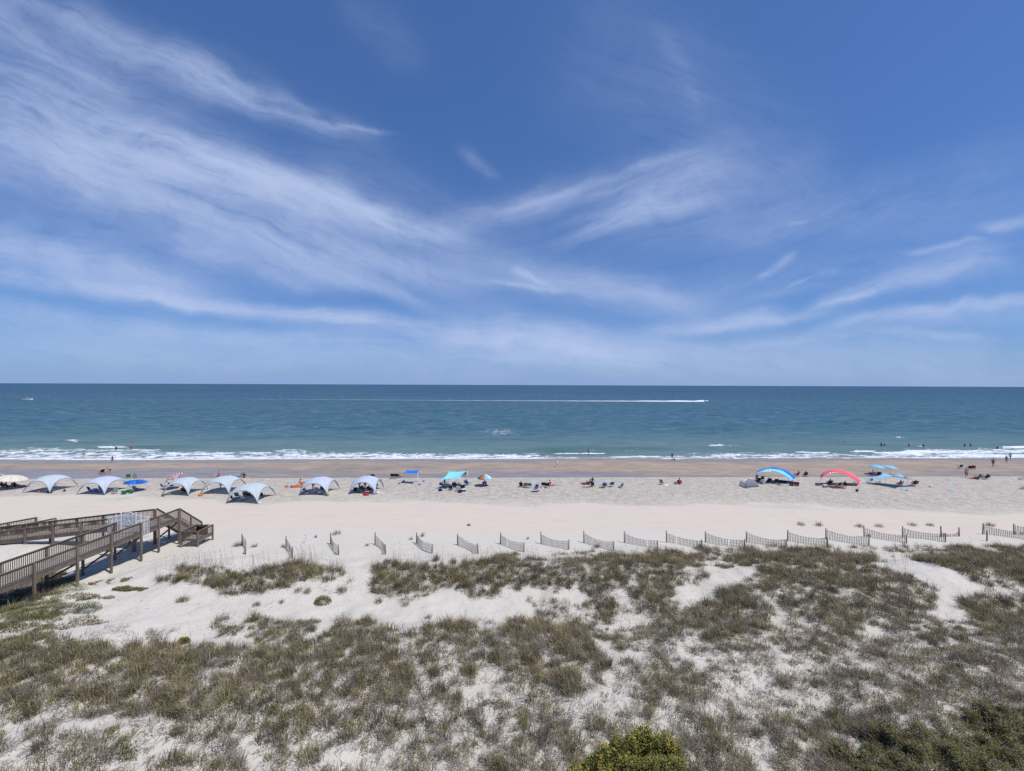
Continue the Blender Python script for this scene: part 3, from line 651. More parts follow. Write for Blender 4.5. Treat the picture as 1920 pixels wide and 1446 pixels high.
# --- single plants one can point at
def tuft(nb, r, L, pal_mix, w=.014, lean0=.1, lean1=.9, wind=0):
    P = np.zeros((1, 3)); gx, gy, a, q = spread(P, nb, np.array([r])); N_ = len(gx)
    names = list(pal_mix); pr = np.array([pal_mix[k] for k in names]); pr = pr / pr.sum(); pick = rng.choice(len(names), N_, p=pr)
    colr = np.zeros((N_, 3))
    for i, nm in enumerate(names):
        colr[pick == i] = pal(nm, N_)[pick == i]
    lean = np.clip(lean0 + lean1 * q * rng.uniform(.4, 1.2, N_), .02, 1.4)
    return blades(np.stack([gx, gy, 0 * gx - .02], -1), a + rng.normal(0, .7, N_), lean, rng.uniform(.5, 1.1, N_) * L, np.full(N_, w) * rng.uniform(.7, 1.3, N_), colr, .45)
def mound(nl, rx, ry, h, pal_mix, L=.06, w=.03):
    a = rng.uniform(0, 6.283, nl); el = np.arcsin(rng.uniform(0, 1, nl)); rr = rng.uniform(.35, 1, nl) ** .5 * (1 + .35 * (fbm(np.cos(a) * 2 + 5, np.sin(a) * 2 + el * 2, 250, 3) - .5))
    P = np.stack([np.cos(a) * np.cos(el) * rx * rr, np.sin(a) * np.cos(el) * ry * rr, np.sin(el) * h * rr], -1)
    names = list(pal_mix); pr = np.array([pal_mix[k] for k in names]); pr = pr / pr.sum(); pick = rng.choice(len(names), nl, p=pr); colr = np.zeros((nl, 3))
    for i, nm in enumerate(names): colr[pick == i] = pal(nm, nl)[pick == i]
    return leaves(P, a + rng.normal(0, .8, nl), rng.uniform(-.3, 1.3, nl), rng.uniform(.6, 1.3, nl) * L, rng.uniform(.7, 1.3, nl) * w, colr), P
def plant(name, px, py, data, material, label, cat, group=None):
    gp = ground(px, py); o = link(name, fast_mesh(name, *data), material); o.location = gp
    return tag(o, label, cat, group)
TUFTS = [
 (632,1002,.9,.55,90,{'khaki':2,'straw':1,'green':1},'lone pale grass tuft on the sand seaward of the third sand fence'),
 (448,1024,.9,.6,110,{'grey':1,'khaki':2},'ragged grass clump growing around the end-on first fence section'),
 (478,1026,.5,.5,60,{'grey':3,'khaki':1},'thin grey stems standing right of the first fence section'),
 (593,1008,.25,.35,36,{'grey':2,'green':1},'small dark grass sprig beyond the white marker post'),
 (532,1026,.35,.4,40,{'khaki':1,'green':1},'little green tuft at the second fence section'),
 (689,1024,.3,.35,40,{'grey':2,'green':1},'small grey green tuft left of the fourth fence section'),
 (772,1012,.3,.4,40,{'khaki':2,'straw':1},'short dry tuft seaward of the fifth fence section'),
 (793,1006,.4,.5,50,{'khaki':1,'straw':2},'straw coloured tuft leaning on the fifth fence section'),
 (991,1011,.22,.35,30,{'grey':1,'green':1},'tiny dark sprig between the seventh and eighth fence sections'),
 (1503,985,.8,.5,80,{'green':2,'khaki':2},'green grass tuft beyond the fence on the open beach'),
 (1537,986,.7,.55,80,{'green':1,'khaki':2},'taller green tuft beside its neighbour beyond the fence'),
 (1612,988,.9,.45,90,{'khaki':2,'grey':1},'wide low grass tuft beyond the fourteenth fence section'),
 (1650,988,.9,.45,80,{'khaki':1,'grey':2},'grey brown grass tuft beyond the fifteenth fence section'),
 (1712,985,.9,.4,90,{'green':2,'grey':1},'dark green grass mat beyond the sixteenth fence section'),
 (1745,986,.8,.4,80,{'green':1,'grey':2},'dark grey grass mat near the end of the fence row'),
 (1857,986,.9,.5,100,{'green':2,'khaki':1},'green tuft beyond the gap in the fence row'),
 (1630,1006,.4,.35,60,{'green':2,'grey':1},'dark tuft at the foot of the sixteenth fence section'),
 (344,1128,.8,.5,110,{'green':2,'khaki':2},'green tuft alone on the white sand below the long grass bank'),
 (560,1110,.5,.4,60,{'khaki':3,'green':1},'small tawny tuft on the sand hollow'),
 (577,1112,.5,.45,70,{'green':1,'khaki':2},'grass tuft right of a tawny one in the sand hollow'),
 (642,1110,.7,.55,110,{'khaki':2,'grey':1},'leaning brown grass clump at the gap in the grass bank'),
 (530,1131,.3,.35,40,{'khaki':2,'green':1},'little sprig in the middle of the sand hollow'),
 (482,1136,.5,.35,70,{'grey':4},'wiry grey bush on the bare sand hollow'),
 (1040,1130,.45,.4,70,{'bluegreen':3,'grey':1},'dark tuft alone on the bare white sand slope'),
 (762,1136,.4,.4,50,{'khaki':2,'grey':1},'brown tuft at the top of the sand hollow'),
 (805,1160,.4,.35,50,{'grey':3,'sage':1},'grey bushlet on the sand below the grass bank'),
 (860,1176,.5,.4,50,{'sage':2,'green':1},'pale green weed on the open sand'),
 (712,1130,.5,.45,60,{'khaki':1,'grey':2},'brown clump below the left end of the second grass bank'),
 (856,1352,.25,.3,40,{'moss':3},'bright green weed in the sandy foreground'),
 (510,1342,.3,.3,50,{'moss':3},'bright green sprig left of the sandy foreground patch'),
 (815,1262,.45,.5,90,{'khaki':2,'green':2},'round grass tussock on bare sand in the middle foreground'),
 (885,1262,.4,.5,80,{'khaki':2,'green':2},'smaller grass tussock right of the round one'),
 (860,1310,.4,.55,90,{'khaki':3,'grey':1},'upright grass tussock below the pair of tussocks'),
]
for (px, py, rr, L, nb, pm, lab) in TUFTS:
    gp = ground(px, py)
    plant('grass_tuft', px, py, tuft(nb * 2, rr * .45, L * 1.15, pm, .012, .05, .75), GRASS, lab, 'grass tuft', 'single grass tufts on the sand')
plant('sea_rocket', 880, 986, mound(300, .22, .2, .22, {'yellow': 2, 'moss': 1}, .07, .035)[0], LEAF, 'small yellow green weed alone on the beach seaward of the fence', 'weed')
for (px, py, rx, h, pm, lab) in [
 (133,1112,1.15,.62,{'sage':3,'moss':1},'rounded sage green bush beside a boardwalk post'),
 (122,1148,1.0,.5,{'sage':3,'moss':1},'sage green bush among red creepers'),
 (165,1146,.85,.55,{'sage':3,'green':1},'rounded sage bush at the right edge of the red creepers'),
 (606,1130,.65,.42,{'moss':1,'sage':2},'round pale green bush in the sand hollow'),
 (345,1205,.35,.25,{'yellow':1,'moss':2},'yellow green bushlet at the edge of the near grass'),
 (1118,1088,.55,.3,{'sage':3},'pale whitish green mound in the grass bank'),
 (1555,1088,.35,.3,{'moss':3},'bright green mound among the grey brush'),
]:
    d, _ = mound(1500, rx, rx * .75, h, pm, .075, .04); plant('round_bush', px, py, d, LEAF, lab, 'bush')
for (px, py, rx, ry, pm, lab) in [
 (125,1168,2.6,1.0,{'red':3,'moss':2},'rust red creeper mat below the sage bushes'),
 (170,1122,2.2,.7,{'moss':2,'red':1,'khaki':1},'mottled brown green creeper mat above the sage bushes'),
 (55,1150,2.4,.9,{'moss':4},'vivid green creeper mat in the shade of the boardwalk'),
 (40,1180,2.6,.7,{'red':2,'sage':2},'red and grey creeper patch at the picture edge'),
 (205,1092,2.0,.5,{'khaki':2,'moss':2},'thin creeper strands on the slope under the boardwalk'),
 (240,1106,1.5,.35,{'moss':2,'khaki':2},'sparse creeper runner on the white slope')]:
    gp = ground(px, py); k_ = 2600; a = rng.uniform(0, 6.283, k_); q = np.sqrt(rng.uniform(0, 1, k_)) * (1 + .5 * (fbm(np.cos(a) * 3, np.sin(a) * 3 + px, 260, 2) - .5))
    lx = np.cos(a) * q * rx; ly = np.sin(a) * q * ry; nzc = fbm((lx + px) * 1.4, ly * 1.4, 263, 3); kk = nzc > (.42 + .2 * (q > .8)); lx, ly = lx[kk], ly[kk]; k_ = len(lx)
    nm = list(pm); pr = np.array([pm[t] for t in nm], float); pr /= pr.sum(); pick = rng.choice(len(nm), k_, p=pr); colr = np.zeros((k_, 3))
    for i, t in enumerate(nm): colr[pick == i] = pal(t, k_)[pick == i]
    zz = terrain(lx + gp.x, ly + gp.y) - gp.z + rng.uniform(.01, .11, k_)
    d = leaves(np.stack([lx, ly, zz], -1), rng.uniform(0, 6.3, k_), rng.uniform(-.1, .7, k_), rng.uniform(.05, .11, k_), rng.uniform(.03, .06, k_), colr)
    plant('creeper_mat', px, py, d, LEAF, lab, 'creeper', 'creeper mats by the boardwalk')
# the big yellow green shrub right under the terrace
def shrub(loc, rx, ry, h, n_l, pm, L, w, label, cat, lobes, tips=False):
    t = thing('shrub', label, cat, loc)
    parts = []
    for (cx, cy, s, hh) in lobes:
        (v, tt, c), P = mound(int(n_l * s), rx * s, ry * s, h * hh, pm, L, w); v = v + np.array([cx, cy, 0]); parts.append((v, tt, c))
    if tips:                                                         # sprays of young yellow leaves
        for _ in range(75):
            (cx, cy, s, hh) = lobes[rng.integers(0, len(lobes))]; a = rng.uniform(0, 6.283); e = rng.uniform(.35, 1.5); q_ = rng.uniform(.93, 1.08)
            b0 = np.array([cx + math.cos(a) * rx * s * math.cos(e) * q_, cy + math.sin(a) * ry * s * math.cos(e) * q_, h * hh * math.sin(e) * q_]); kk = 16
            parts.append(leaves(b0 + rng.normal(0, .055, (kk, 3)), rng.uniform(0, 6.3, kk), rng.uniform(-.2, 1.2, kk), rng.uniform(.06, .1, kk), rng.uniform(.035, .055, kk), pal('yellow', kk) * rng.uniform(.9, 1.35)))
    for _ in range(int((90 if tips else 30) * rx)):                                    # shoots breaking the outline
        (cx, cy, s, hh) = lobes[rng.integers(0, len(lobes))]; a = rng.uniform(0, 6.283); e = rng.uniform(.3, 1.2); L_ = rng.uniform(.25, .6) * min(1, h)
        b0 = np.array([cx + math.cos(a) * rx * s * .8 * math.cos(e), cy + math.sin(a) * ry * s * .8 * math.cos(e), h * hh * .85 * math.sin(e)]); kk = 26; tt_ = rng.uniform(0, 1, kk)
        Pq = b0 + np.outer(tt_, np.array([math.cos(a) * .5, math.sin(a) * .5, 1.0]) * L_) + rng.normal(0, .03, (kk, 3)); nm = list(pm)
        parts.append(leaves(Pq, rng.uniform(0, 6.3, kk), rng.uniform(-.2, 1.2, kk), rng.uniform(.6, 1.2, kk) * L, rng.uniform(.6, 1.2, kk) * w, pal(nm[rng.integers(0, len(nm))], kk)))
    link('crown', fast_mesh('crown', *join(parts)), LEAF, t)
    m = MB()
    for (cx, cy, s, hh) in lobes:
        for k in range(5):
            a = random.uniform(0, 6.28); m.tube([(cx * .2, cy * .2, -.25), (cx * .7 + .1 * math.cos(a), cy * .7 + .1 * math.sin(a), h * hh * .4), (cx + rx * s * .5 * math.cos(a), cy + ry * s * .5 * math.sin(a), h * hh * .82)], [.03, .022, .006], 5)
    m.build('stems', mat('bark_brown', (.11, .085, .06), .9), t)
    return t
gx_, gy_ = (1222 - 960) / F * 16.6, 16.6
shrub((gx_, gy_, gz(gx_, gy_)), 1.15, .85, 1.52, 6500, {'yellow': 1.0, 'moss': 3.4, 'green': 1.2}, .085, .045, 'dense yellow green leafy shrub rising at the bottom edge', 'shrub',
      [(-1.15, .1, .55, .90), (-.5, .15, .6, .97), (.15, .1, .6, 1.0), (.7, .1, .5, .97), (.95, -.2, .34, .9), (-1.75, -.05, .55, .72), (-2.3, -.2, .5, .48), (-2.8, -.3, .42, .3), (-.9, -.7, .8, .8), (.1, -.9, .85, .92), (.65, -.8, .6, .9), (-1.7, -.7, .6, .55), (-.1, .4, .4, 1.06)], True)
for (px, py, rx, h, lab) in [(1850,1400,1.5,.75,'dark olive shrub with bright tips in the bottom right corner'),(1740,1425,1.3,.7,'dark olive shrub left of the corner shrub'),
                        (1900,1370,1.1,.6,'olive shrub behind the corner shrub at the right edge'),(1620,1445,1.0,.4,'low green shrub at the bottom edge beside grey brush')]:
    gp = ground(px, py)
    shrub(gp, rx, rx * .8, h, 2600, {'moss': 3, 'green': 1.5, 'khaki': 1.5, 'grey': .8}, .09, .032, lab, 'shrub',
          [(rng.uniform(-1.1, 1.1) * rx, rng.uniform(-.8, .8) * rx, rng.uniform(.16, .38), rng.uniform(.3, 1.25)) for _ in range(15)])
# ------------------------------------------------------------------ timber boardwalk, ramps, stairs
WOOD = wood('weathered_timber', (.190, .146, .112)); WPOST = wood('post_timber', (.205, .162, .126)); DECKM = wood('deck_boards', (.36, .315, .275)); WDARK = wood('rail_timber', (.158, .124, .098))
GREYW = wood('grey_fence_wood', (.25, .225, .20))
def railing(a, b, parent, h=1.05, name='railing', base=.0):
    """one bay: cap, under rail, bottom rail and balusters between two deck points"""
    a = Vector(a); b = Vector(b); m = MB(); u = Vector((0, 0, 1)); d = b - a; L = Vector((d.x, d.y, 0)).length
    m.bar(a + u * h, b + u * h, .15, .04); m.bar(a + u * (h - .085), b + u * (h - .085), .045, .11); m.bar(a + u * .11, b + u * .11, .045, .09)
    k = max(2, int(L / .135))
    for i in range(1, k):
        p = a + d * (i / k); m.box(p + u * (h - .03 + .09) / 2, (.038, .038, h - .18))
    return m.build(name, WDARK, parent)
def span(a, b, wdt, parent, side, th=.038, name='deck'):
    """planks laid across a walk from a to b; side is the unit vector across it"""
    a = Vector(a); b = Vector(b); d = b - a; L = d.length; m = MB(); n_ = int(L / .145); dv = d / L; s = Vector(side)
    for i in range(n_):
        p = a + dv * ((i + .5) * L / n_); m.bar(p - s * wdt / 2, p + s * wdt / 2, .138, th, 0, up=s.cross(dv))
    return m.build(name, DECKM, parent)
def post(x, y, z0, z1, parent, w=.15, m_=None, name='post'):
    m = MB(); m.box((x, y, (z0 + z1) / 2), (w, w, z1 - z0)); return m.build(name, m_ or WPOST, parent)
DX0, DX1, DZ = -37.55, -35.2, 3.72
bw = thing('boardwalk', 'weathered timber boardwalk on tall posts crossing the dune to the beach', 'boardwalk', (-36.4, 36, gz(-36.4, 36)))
O = -Vector(bw.location)
class Rel:  # parts are modelled in place, then hung on the thing
    def __init__(s, root): s.root = root; s.done = set(o.name for o in bpy.data.objects)
    def close(s):
        for c in s.root.children: c.matrix_parent_inverse = Matrix.Translation(-Vector(s.root.location))
rel = Rel(bw)
span((-36.375, 22.5, DZ), (-36.375, 43.95, DZ), DX1 - DX0 - .05, bw, (1, 0, 0))
for x in (DX0 + .02, DX1 - .02, -36.375): m = MB(); m.bar((x, 22.5, DZ - .15), (x, 44, DZ - .15), .05, .235); m.build('stringer', WOOD, bw)
ypn = [22.4, 25.1, 27.8, 30.6, 33.65, 36.5, 39.45, 41.4, 43.95]
for i, y in enumerate(ypn):
    post(DX1 + .07, y, gz(DX1, y) - .5, DZ + 1.0, bw)
    post(DX0 - .07, y, gz(DX0, y) - .5, DZ + 1.0, bw)
    if i in (2, 4, 5, 6, 8):
        z_ = (gz(-36.4, y) + DZ) / 2; m = MB()
        m.bar((DX0, y + .11, gz(DX0, y) + .5), (DX1, y + .11, DZ - .3), .045, .16); m.bar((DX0, y - .11, DZ - .35), (DX1, y - .11, DZ - .35), .045, .2); m.build('cross_brace', WOOD, bw)
for i in range(len(ypn) - 1):
    railing((DX1, ypn[i], DZ), (DX1, ypn[i + 1], DZ), bw)
    if ypn[i] < 41.2: railing((DX0, ypn[i], DZ), (DX0, min(ypn[i + 1], 41.5), DZ), bw)
rel.close()
# ramp falling away to the left, then a lower run out to the beach
rp = thing('access_ramp', 'long timber access ramp sloping away to the left from the boardwalk', 'ramp', (-46, 42.8, gz(-46, 42.8))); rel = Rel(rp)
RX0, RX1, RZ1 = DX0, -54.2, 1.72
def rz(x): return DZ + (x - RX0) / (RX1 - RX0) * (RZ1 - DZ)
xs_ = [RX0 - .15, -40.3, -43.1, -45.9, -48.7, -51.5, RX1]
span((RX0, 42.75, DZ), (RX1, 42.75, RZ1), 2.1, rp, (0, -1, 0))
for y in (41.72, 43.78): m = MB(); m.bar((RX0, y, DZ - .15), (RX1, y, RZ1 - .15), .05, .235); m.build('stringer', WOOD, rp)
for i, x in enumerate(xs_):
    for y in (41.62, 43.9): post(x, y, gz(x, y) - .4, rz(x) + 1.0, rp)
    if i < len(xs_) - 1:
        for y in (41.68, 43.84): railing((x, y, rz(x)), (xs_[i + 1], y, rz(xs_[i + 1])), rp)
rel.close()
lr = thing('beach_ramp', 'lower timber ramp with looped handrail ends reaching out to the sand', 'ramp', (-55.4, 46.5, gz(-55.4, 46.5))); rel = Rel(lr)
a0, a1 = Vector((-55.9, 41.7, RZ1)), Vector((-55.1, 49.2, gz(-55, 49) + .06))
sv = Vector((1, -.1, 0)).normalized()
span(a0, a1, 2.6, lr, sv)
for s in (-1, 1):
    pa, pb = a0 + sv * 1.3 * s, a1 + sv * 1.3 * s
    if s > 0: pa = pa + (pb - pa) * .31
    for k in range(3):
        q0 = pa + (pb - pa) * k / 3; q1 = pa + (pb - pa) * (k + 1) / 3; railing(q0, q1, lr, 1.0); post(q0.x, q0.y, gz(q0.x, q0.y) - .4, q0.z + .96, lr)
    post(pb.x, pb.y, gz(pb.x, pb.y) - .4, pb.z + .96, lr)
    pe = pb + Vector((.12 * s, .0, .86)); dv = (pb - pa).normalized(); m = MB()
    m.tube([pe - dv * 4, pe, pe + dv * .42 + Vector((0, 0, 0)), pe + dv * .55 - Vector((0, 0, .1)), pe + dv * .42 - Vector((0, 0, .2)), pe - Vector((0, 0, .2))], .024, 6)
    m.build('handrail', mat('pale_handrail', (.55, .52, .48), .5), lr)
rel.close()
# stairs down to the sand
st = thing('beach_stairs', 'timber stairs with railings dropping from the boardwalk end to the sand', 'stairs', (-36.4, 45.5, gz(-36.4, 45.5))); rel = Rel(st)
sz0, sz1, sy0, sy1 = DZ, gz(-36.4, 47.2) + .25, 44.05, 47.2
m = MB()
for k in range(13):
    t = (k + .5) / 13; m.box((-36.375, sy0 + (sy1 - sy0) * t, sz0 + (sz1 - sz0) * t - .1), (2.2, .27, .04))
m.build('tread', DECKM, st)
for x in (DX0 - .03, DX1 + .03):
    m = MB(); m.bar((x, sy0, sz0 - .2), (x, sy1, sz1 - .25), .05, .3); m.build('stringer', WOOD, st)
    ym = (sy0 + sy1) / 2
    for (ya, yb) in ((sy0, ym), (ym, sy1)):
        za = sz0 + (sz1 - sz0) * (ya - sy0) / (sy1 - sy0); zb = sz0 + (sz1 - sz0) * (yb - sy0) / (sy1 - sy0)
        railing((x, ya, za), (x, yb, zb), st)
    for y in (ym, sy1): post(x, y, gz(x, y) - .4, sz0 + (sz1 - sz0) * (y - sy0) / (sy1 - sy0) + 1.0, st, .14)
rel.close()
fw = thing('landing', 'small timber landing with railings standing beside the beach stairs', 'landing', (-33.3, 44.05, gz(-33.3, 44.05))); rel = Rel(fw)
zl = 1.76; c4 = [(-34.15, 43.0), (-32.45, 43.0), (-32.45, 45.15), (-34.15, 45.15)]
span((-33.3, 43.0, zl), (-33.3, 45.15, zl), 1.68, fw, (1, 0, 0))
for x in (-34.1, -32.5): m = MB(); m.bar((x, 43, zl - .13), (x, 45.15, zl - .13), .045, .2); m.build('stringer', WOOD, fw)
for i in (0, 1, 3):
    p, q = c4[i], c4[(i + 1) % 4]; railing((*p, zl), (*q, zl), fw, .95)
for p in c4: post(*p, gz(*p) - .3, zl + .93, fw, .13)
rel.close()
m = MB(); P = [[(-33.3 + .62 * u, 44.75 + .34 * v, zl + .975 + .03 * math.sin(u * 3) * v - .08 * max(0, abs(v) - .6)) for u in (-1, -.5, 0, .5, 1)] for v in (-1, -.5, 0, .5, 1)]
m.sheet(P, .03); m.box((-33.3, 44.75, zl + .49), (.9, .4, .90), 0)
tag(m.build('bench', mat('black_brown_cloth', (.03, .024, .022), .95)), 'dark brown covered bench on the timber landing', 'bench')
# white gate
gt = thing('gate', 'white metal gate with arched top and side wings barring the boardwalk', 'gate', (-36.4, 39.5, DZ)); WHITE = mat('white_aluminium', (.82, .83, .85), .35, .05, 3, 0, .5)
def pickets(x0, x1, z0, z1, top, step=.12, w=.036):
    m = MB(); k = int((x1 - x0) / step)
    for i in range(k + 1):
        x = x0 + (x1 - x0) * i / k; m.box((x, 0, (z0 + top(x)) / 2), (w, w, top(x) - z0))
    for z in (z0 + .05, z0 + (z1 - z0) * .52, z1): m.box(((x0 + x1) / 2, -.001, z), (x1 - x0, .034, .04))
    return m
gw = .62; arch = lambda x: 1.62 + .42 * math.sqrt(max(0, 1 - (x / gw) ** 2))
pm = pickets(-gw, gw, .06, 1.55, arch)
pm.tube([(gw * math.cos(t), 0, 1.6 + .44 * math.sin(t)) for t in np.linspace(0, math.pi, 15)], .026, 6)
gl = pm.build('gate_leaf', WHITE, gt)
m = MB(); m.tube([(.2 * math.cos(t), -.03, 1.0 + .2 * math.sin(t)) for t in np.linspace(0, 6.283, 17)], .018, 5)
for k in range(8): m.tube([(.05 * math.cos(k * .785), -.03, 1.0 + .05 * math.sin(k * .785)), (.19 * math.cos(k * .785), -.03, 1.0 + .19 * math.sin(k * .785))], .014, 4)
m.build('round_ornament', WHITE, gl)
for s in (-1, 1):
    m = MB(); m.box((s * .70, 0, .98), (.09, .09, 1.96)); m.box((s * .70, 0, 1.985), (.12, .12, .05)); m.build('gate_post', WHITE, gt)
    m = MB(); m.box((s * 1.2, 0, .9), (.07, .07, 1.8)); m.build('gate_post', WHITE, gt)
    pickets(*sorted((s * .76, s * 1.165)), .06, 1.66, lambda x: 1.72).build('side_panel', WHITE, gt)
    pickets(*sorted((s * 1.25, s * 1.95)), -.35, 1.62, lambda x: 1.66).build('wing_panel', WHITE, gt)

# ------------------------------------------------------------------ sand fence sections
SLAT = mat('silver_slats', (.37, .345, .315), .9, .35, 14); WIRE = mat('fence_wire', (.12, .115, .11), .5)
FENCE = [(455,1022,461,1040),(537,1027,549,1048),(621,1020,636,1041),(704,1021,724,1040),(782,1019,811,1038),(859,1022,897.5,1039),(939,1020,983,1035),
 (1016,1020,1067.5,1031),(1096,1018,1152,1033),(1172,1018,1234,1030),(1251,1017.5,1318,1030.5),(1324,1017,1397,1029),(1401,1017,1476,1028),(1478,1015,1554,1025),
 (1550,1011,1630,1024),(1622,1007,1701,1019),(1694,1008,1774,1017),(1766,1007,1800,1006),(1844,1002,1935,1014),(1903,1002,2010,1012)]
ORD = 'first second third fourth fifth sixth seventh eighth ninth tenth eleventh twelfth thirteenth fourteenth fifteenth sixteenth seventeenth eighteenth nineteenth twentieth'.split()
EXTRA = ['seen almost end on, half hidden in grass','a narrow leaning panel','a narrow curved panel','with grass growing through it','leaning with weeds behind it','','','','','','','','','','','','','short and half fallen','beyond the gap','at the right edge of the picture']
for i, (ax, ay, bx, by) in enumerate(FENCE):
    A = ground(ax, ay); B = ground(bx, by); d = B - A; L = math.hypot(d.x, d.y)
    if L > 4.6: B = A + d * (4.6 / L); L = 4.6
    if L < 1.7: B = A + Vector((d.x, d.y, 0)).normalized() * 1.9; L = 1.9
    B.z = gz(B.x, B.y); d = B - A
    t = thing('sand_fence', f'grey slatted sand fence section, {ORD[i]} in the row counting from the boardwalk', 'fence', A, 0, 'sand fence sections along the dune')
    ha = 1.12
    for (p, hh) in ((Vector((0, 0, 0)), 1.2 + random.uniform(-.05, .08)), (B - A, 1.0 + random.uniform(-.1, .1))):
        m = MB(); tl = Vector((random.uniform(-.05, .05), random.uniform(-.05, .05), 0))
        m.tube([p - Vector((0, 0, .35)), p + Vector((0, 0, hh * .5)) + tl * .5, p + Vector((0, 0, hh)) + tl], [.066, .064, .06], 7); m.build('post', GREYW, t)
    m = MB(); k = int(L / .14); side = Vector((-d.y, d.x, 0)).normalized(); ph = random.uniform(0, 3); top = []
    low_ = .55 if i == 17 else 1.0
    for j in range(1, k):
        f_ = j / k; p = A + d * f_; z = gz(p.x, p.y); bow = math.sin(math.pi * f_) * .22 * math.sin(ph + 1.2) ; q = p + side * bow - A
        sag = .26 * math.sin(math.pi * f_) ** 1.0 * (.5 + .5 * math.sin(ph)) + random.uniform(-.025, .025)
        z0 = z - A.z - .02; z1 = z0 + (1.08 - .16 * f_) * low_ - sag
        if random.random() < .015: continue
        m.box((q.x, q.y, (z0 + z1) / 2), (.052, .014, z1 - z0), 0, Matrix.Rotation(math.atan2(d.y, d.x) + random.uniform(-.15, .15), 3, 'Z') @ Matrix.Rotation(random.uniform(-.05, .05), 3, 'Y'))
        top.append((q + Vector((0, .0, z0)), z1 - z0))
    sp_o = m.build('slat_panel', SLAT, t); m = MB()
    for fr in (.18, .5, .84):
        pts = [q + Vector((0, -.012, h_ * fr)) for q, h_ in top]; pts = [Vector((0, 0, .9 * fr + .1))] + pts[::3] + [B - A + Vector((0, 0, .85 * fr + .1))]; m.tube(pts, .008, 4)
    m.build('wire', WIRE, sp_o)
for (px, pyb, hh, lab, mt, w) in [(1852,1015,1.1,'lone grey fence post beside the gap in the fence row',GREYW,.065)]:
    gp = ground(px, pyb); m = MB(); m.tube([(0, 0, -.3), (.02, 0, hh * .6), (.03, .01, hh)], [w, w, w * .9], 7); tag(m.build('fence_post', mt, None, gp), lab, 'post')
gp = ground(574, 1018); mk = thing('marker_post', 'slim white marker post standing alone on the sand', 'post', gp)
m = MB(); m.box((0, 0, .45), (.17, .06, .98)); m.build('post', WHITE, mk); m = MB(); m.box((0, -.028, .82), (.1, .008, .16)); m.build('plate', mat('pale_plate', (.7, .72, .74), .4), mk)
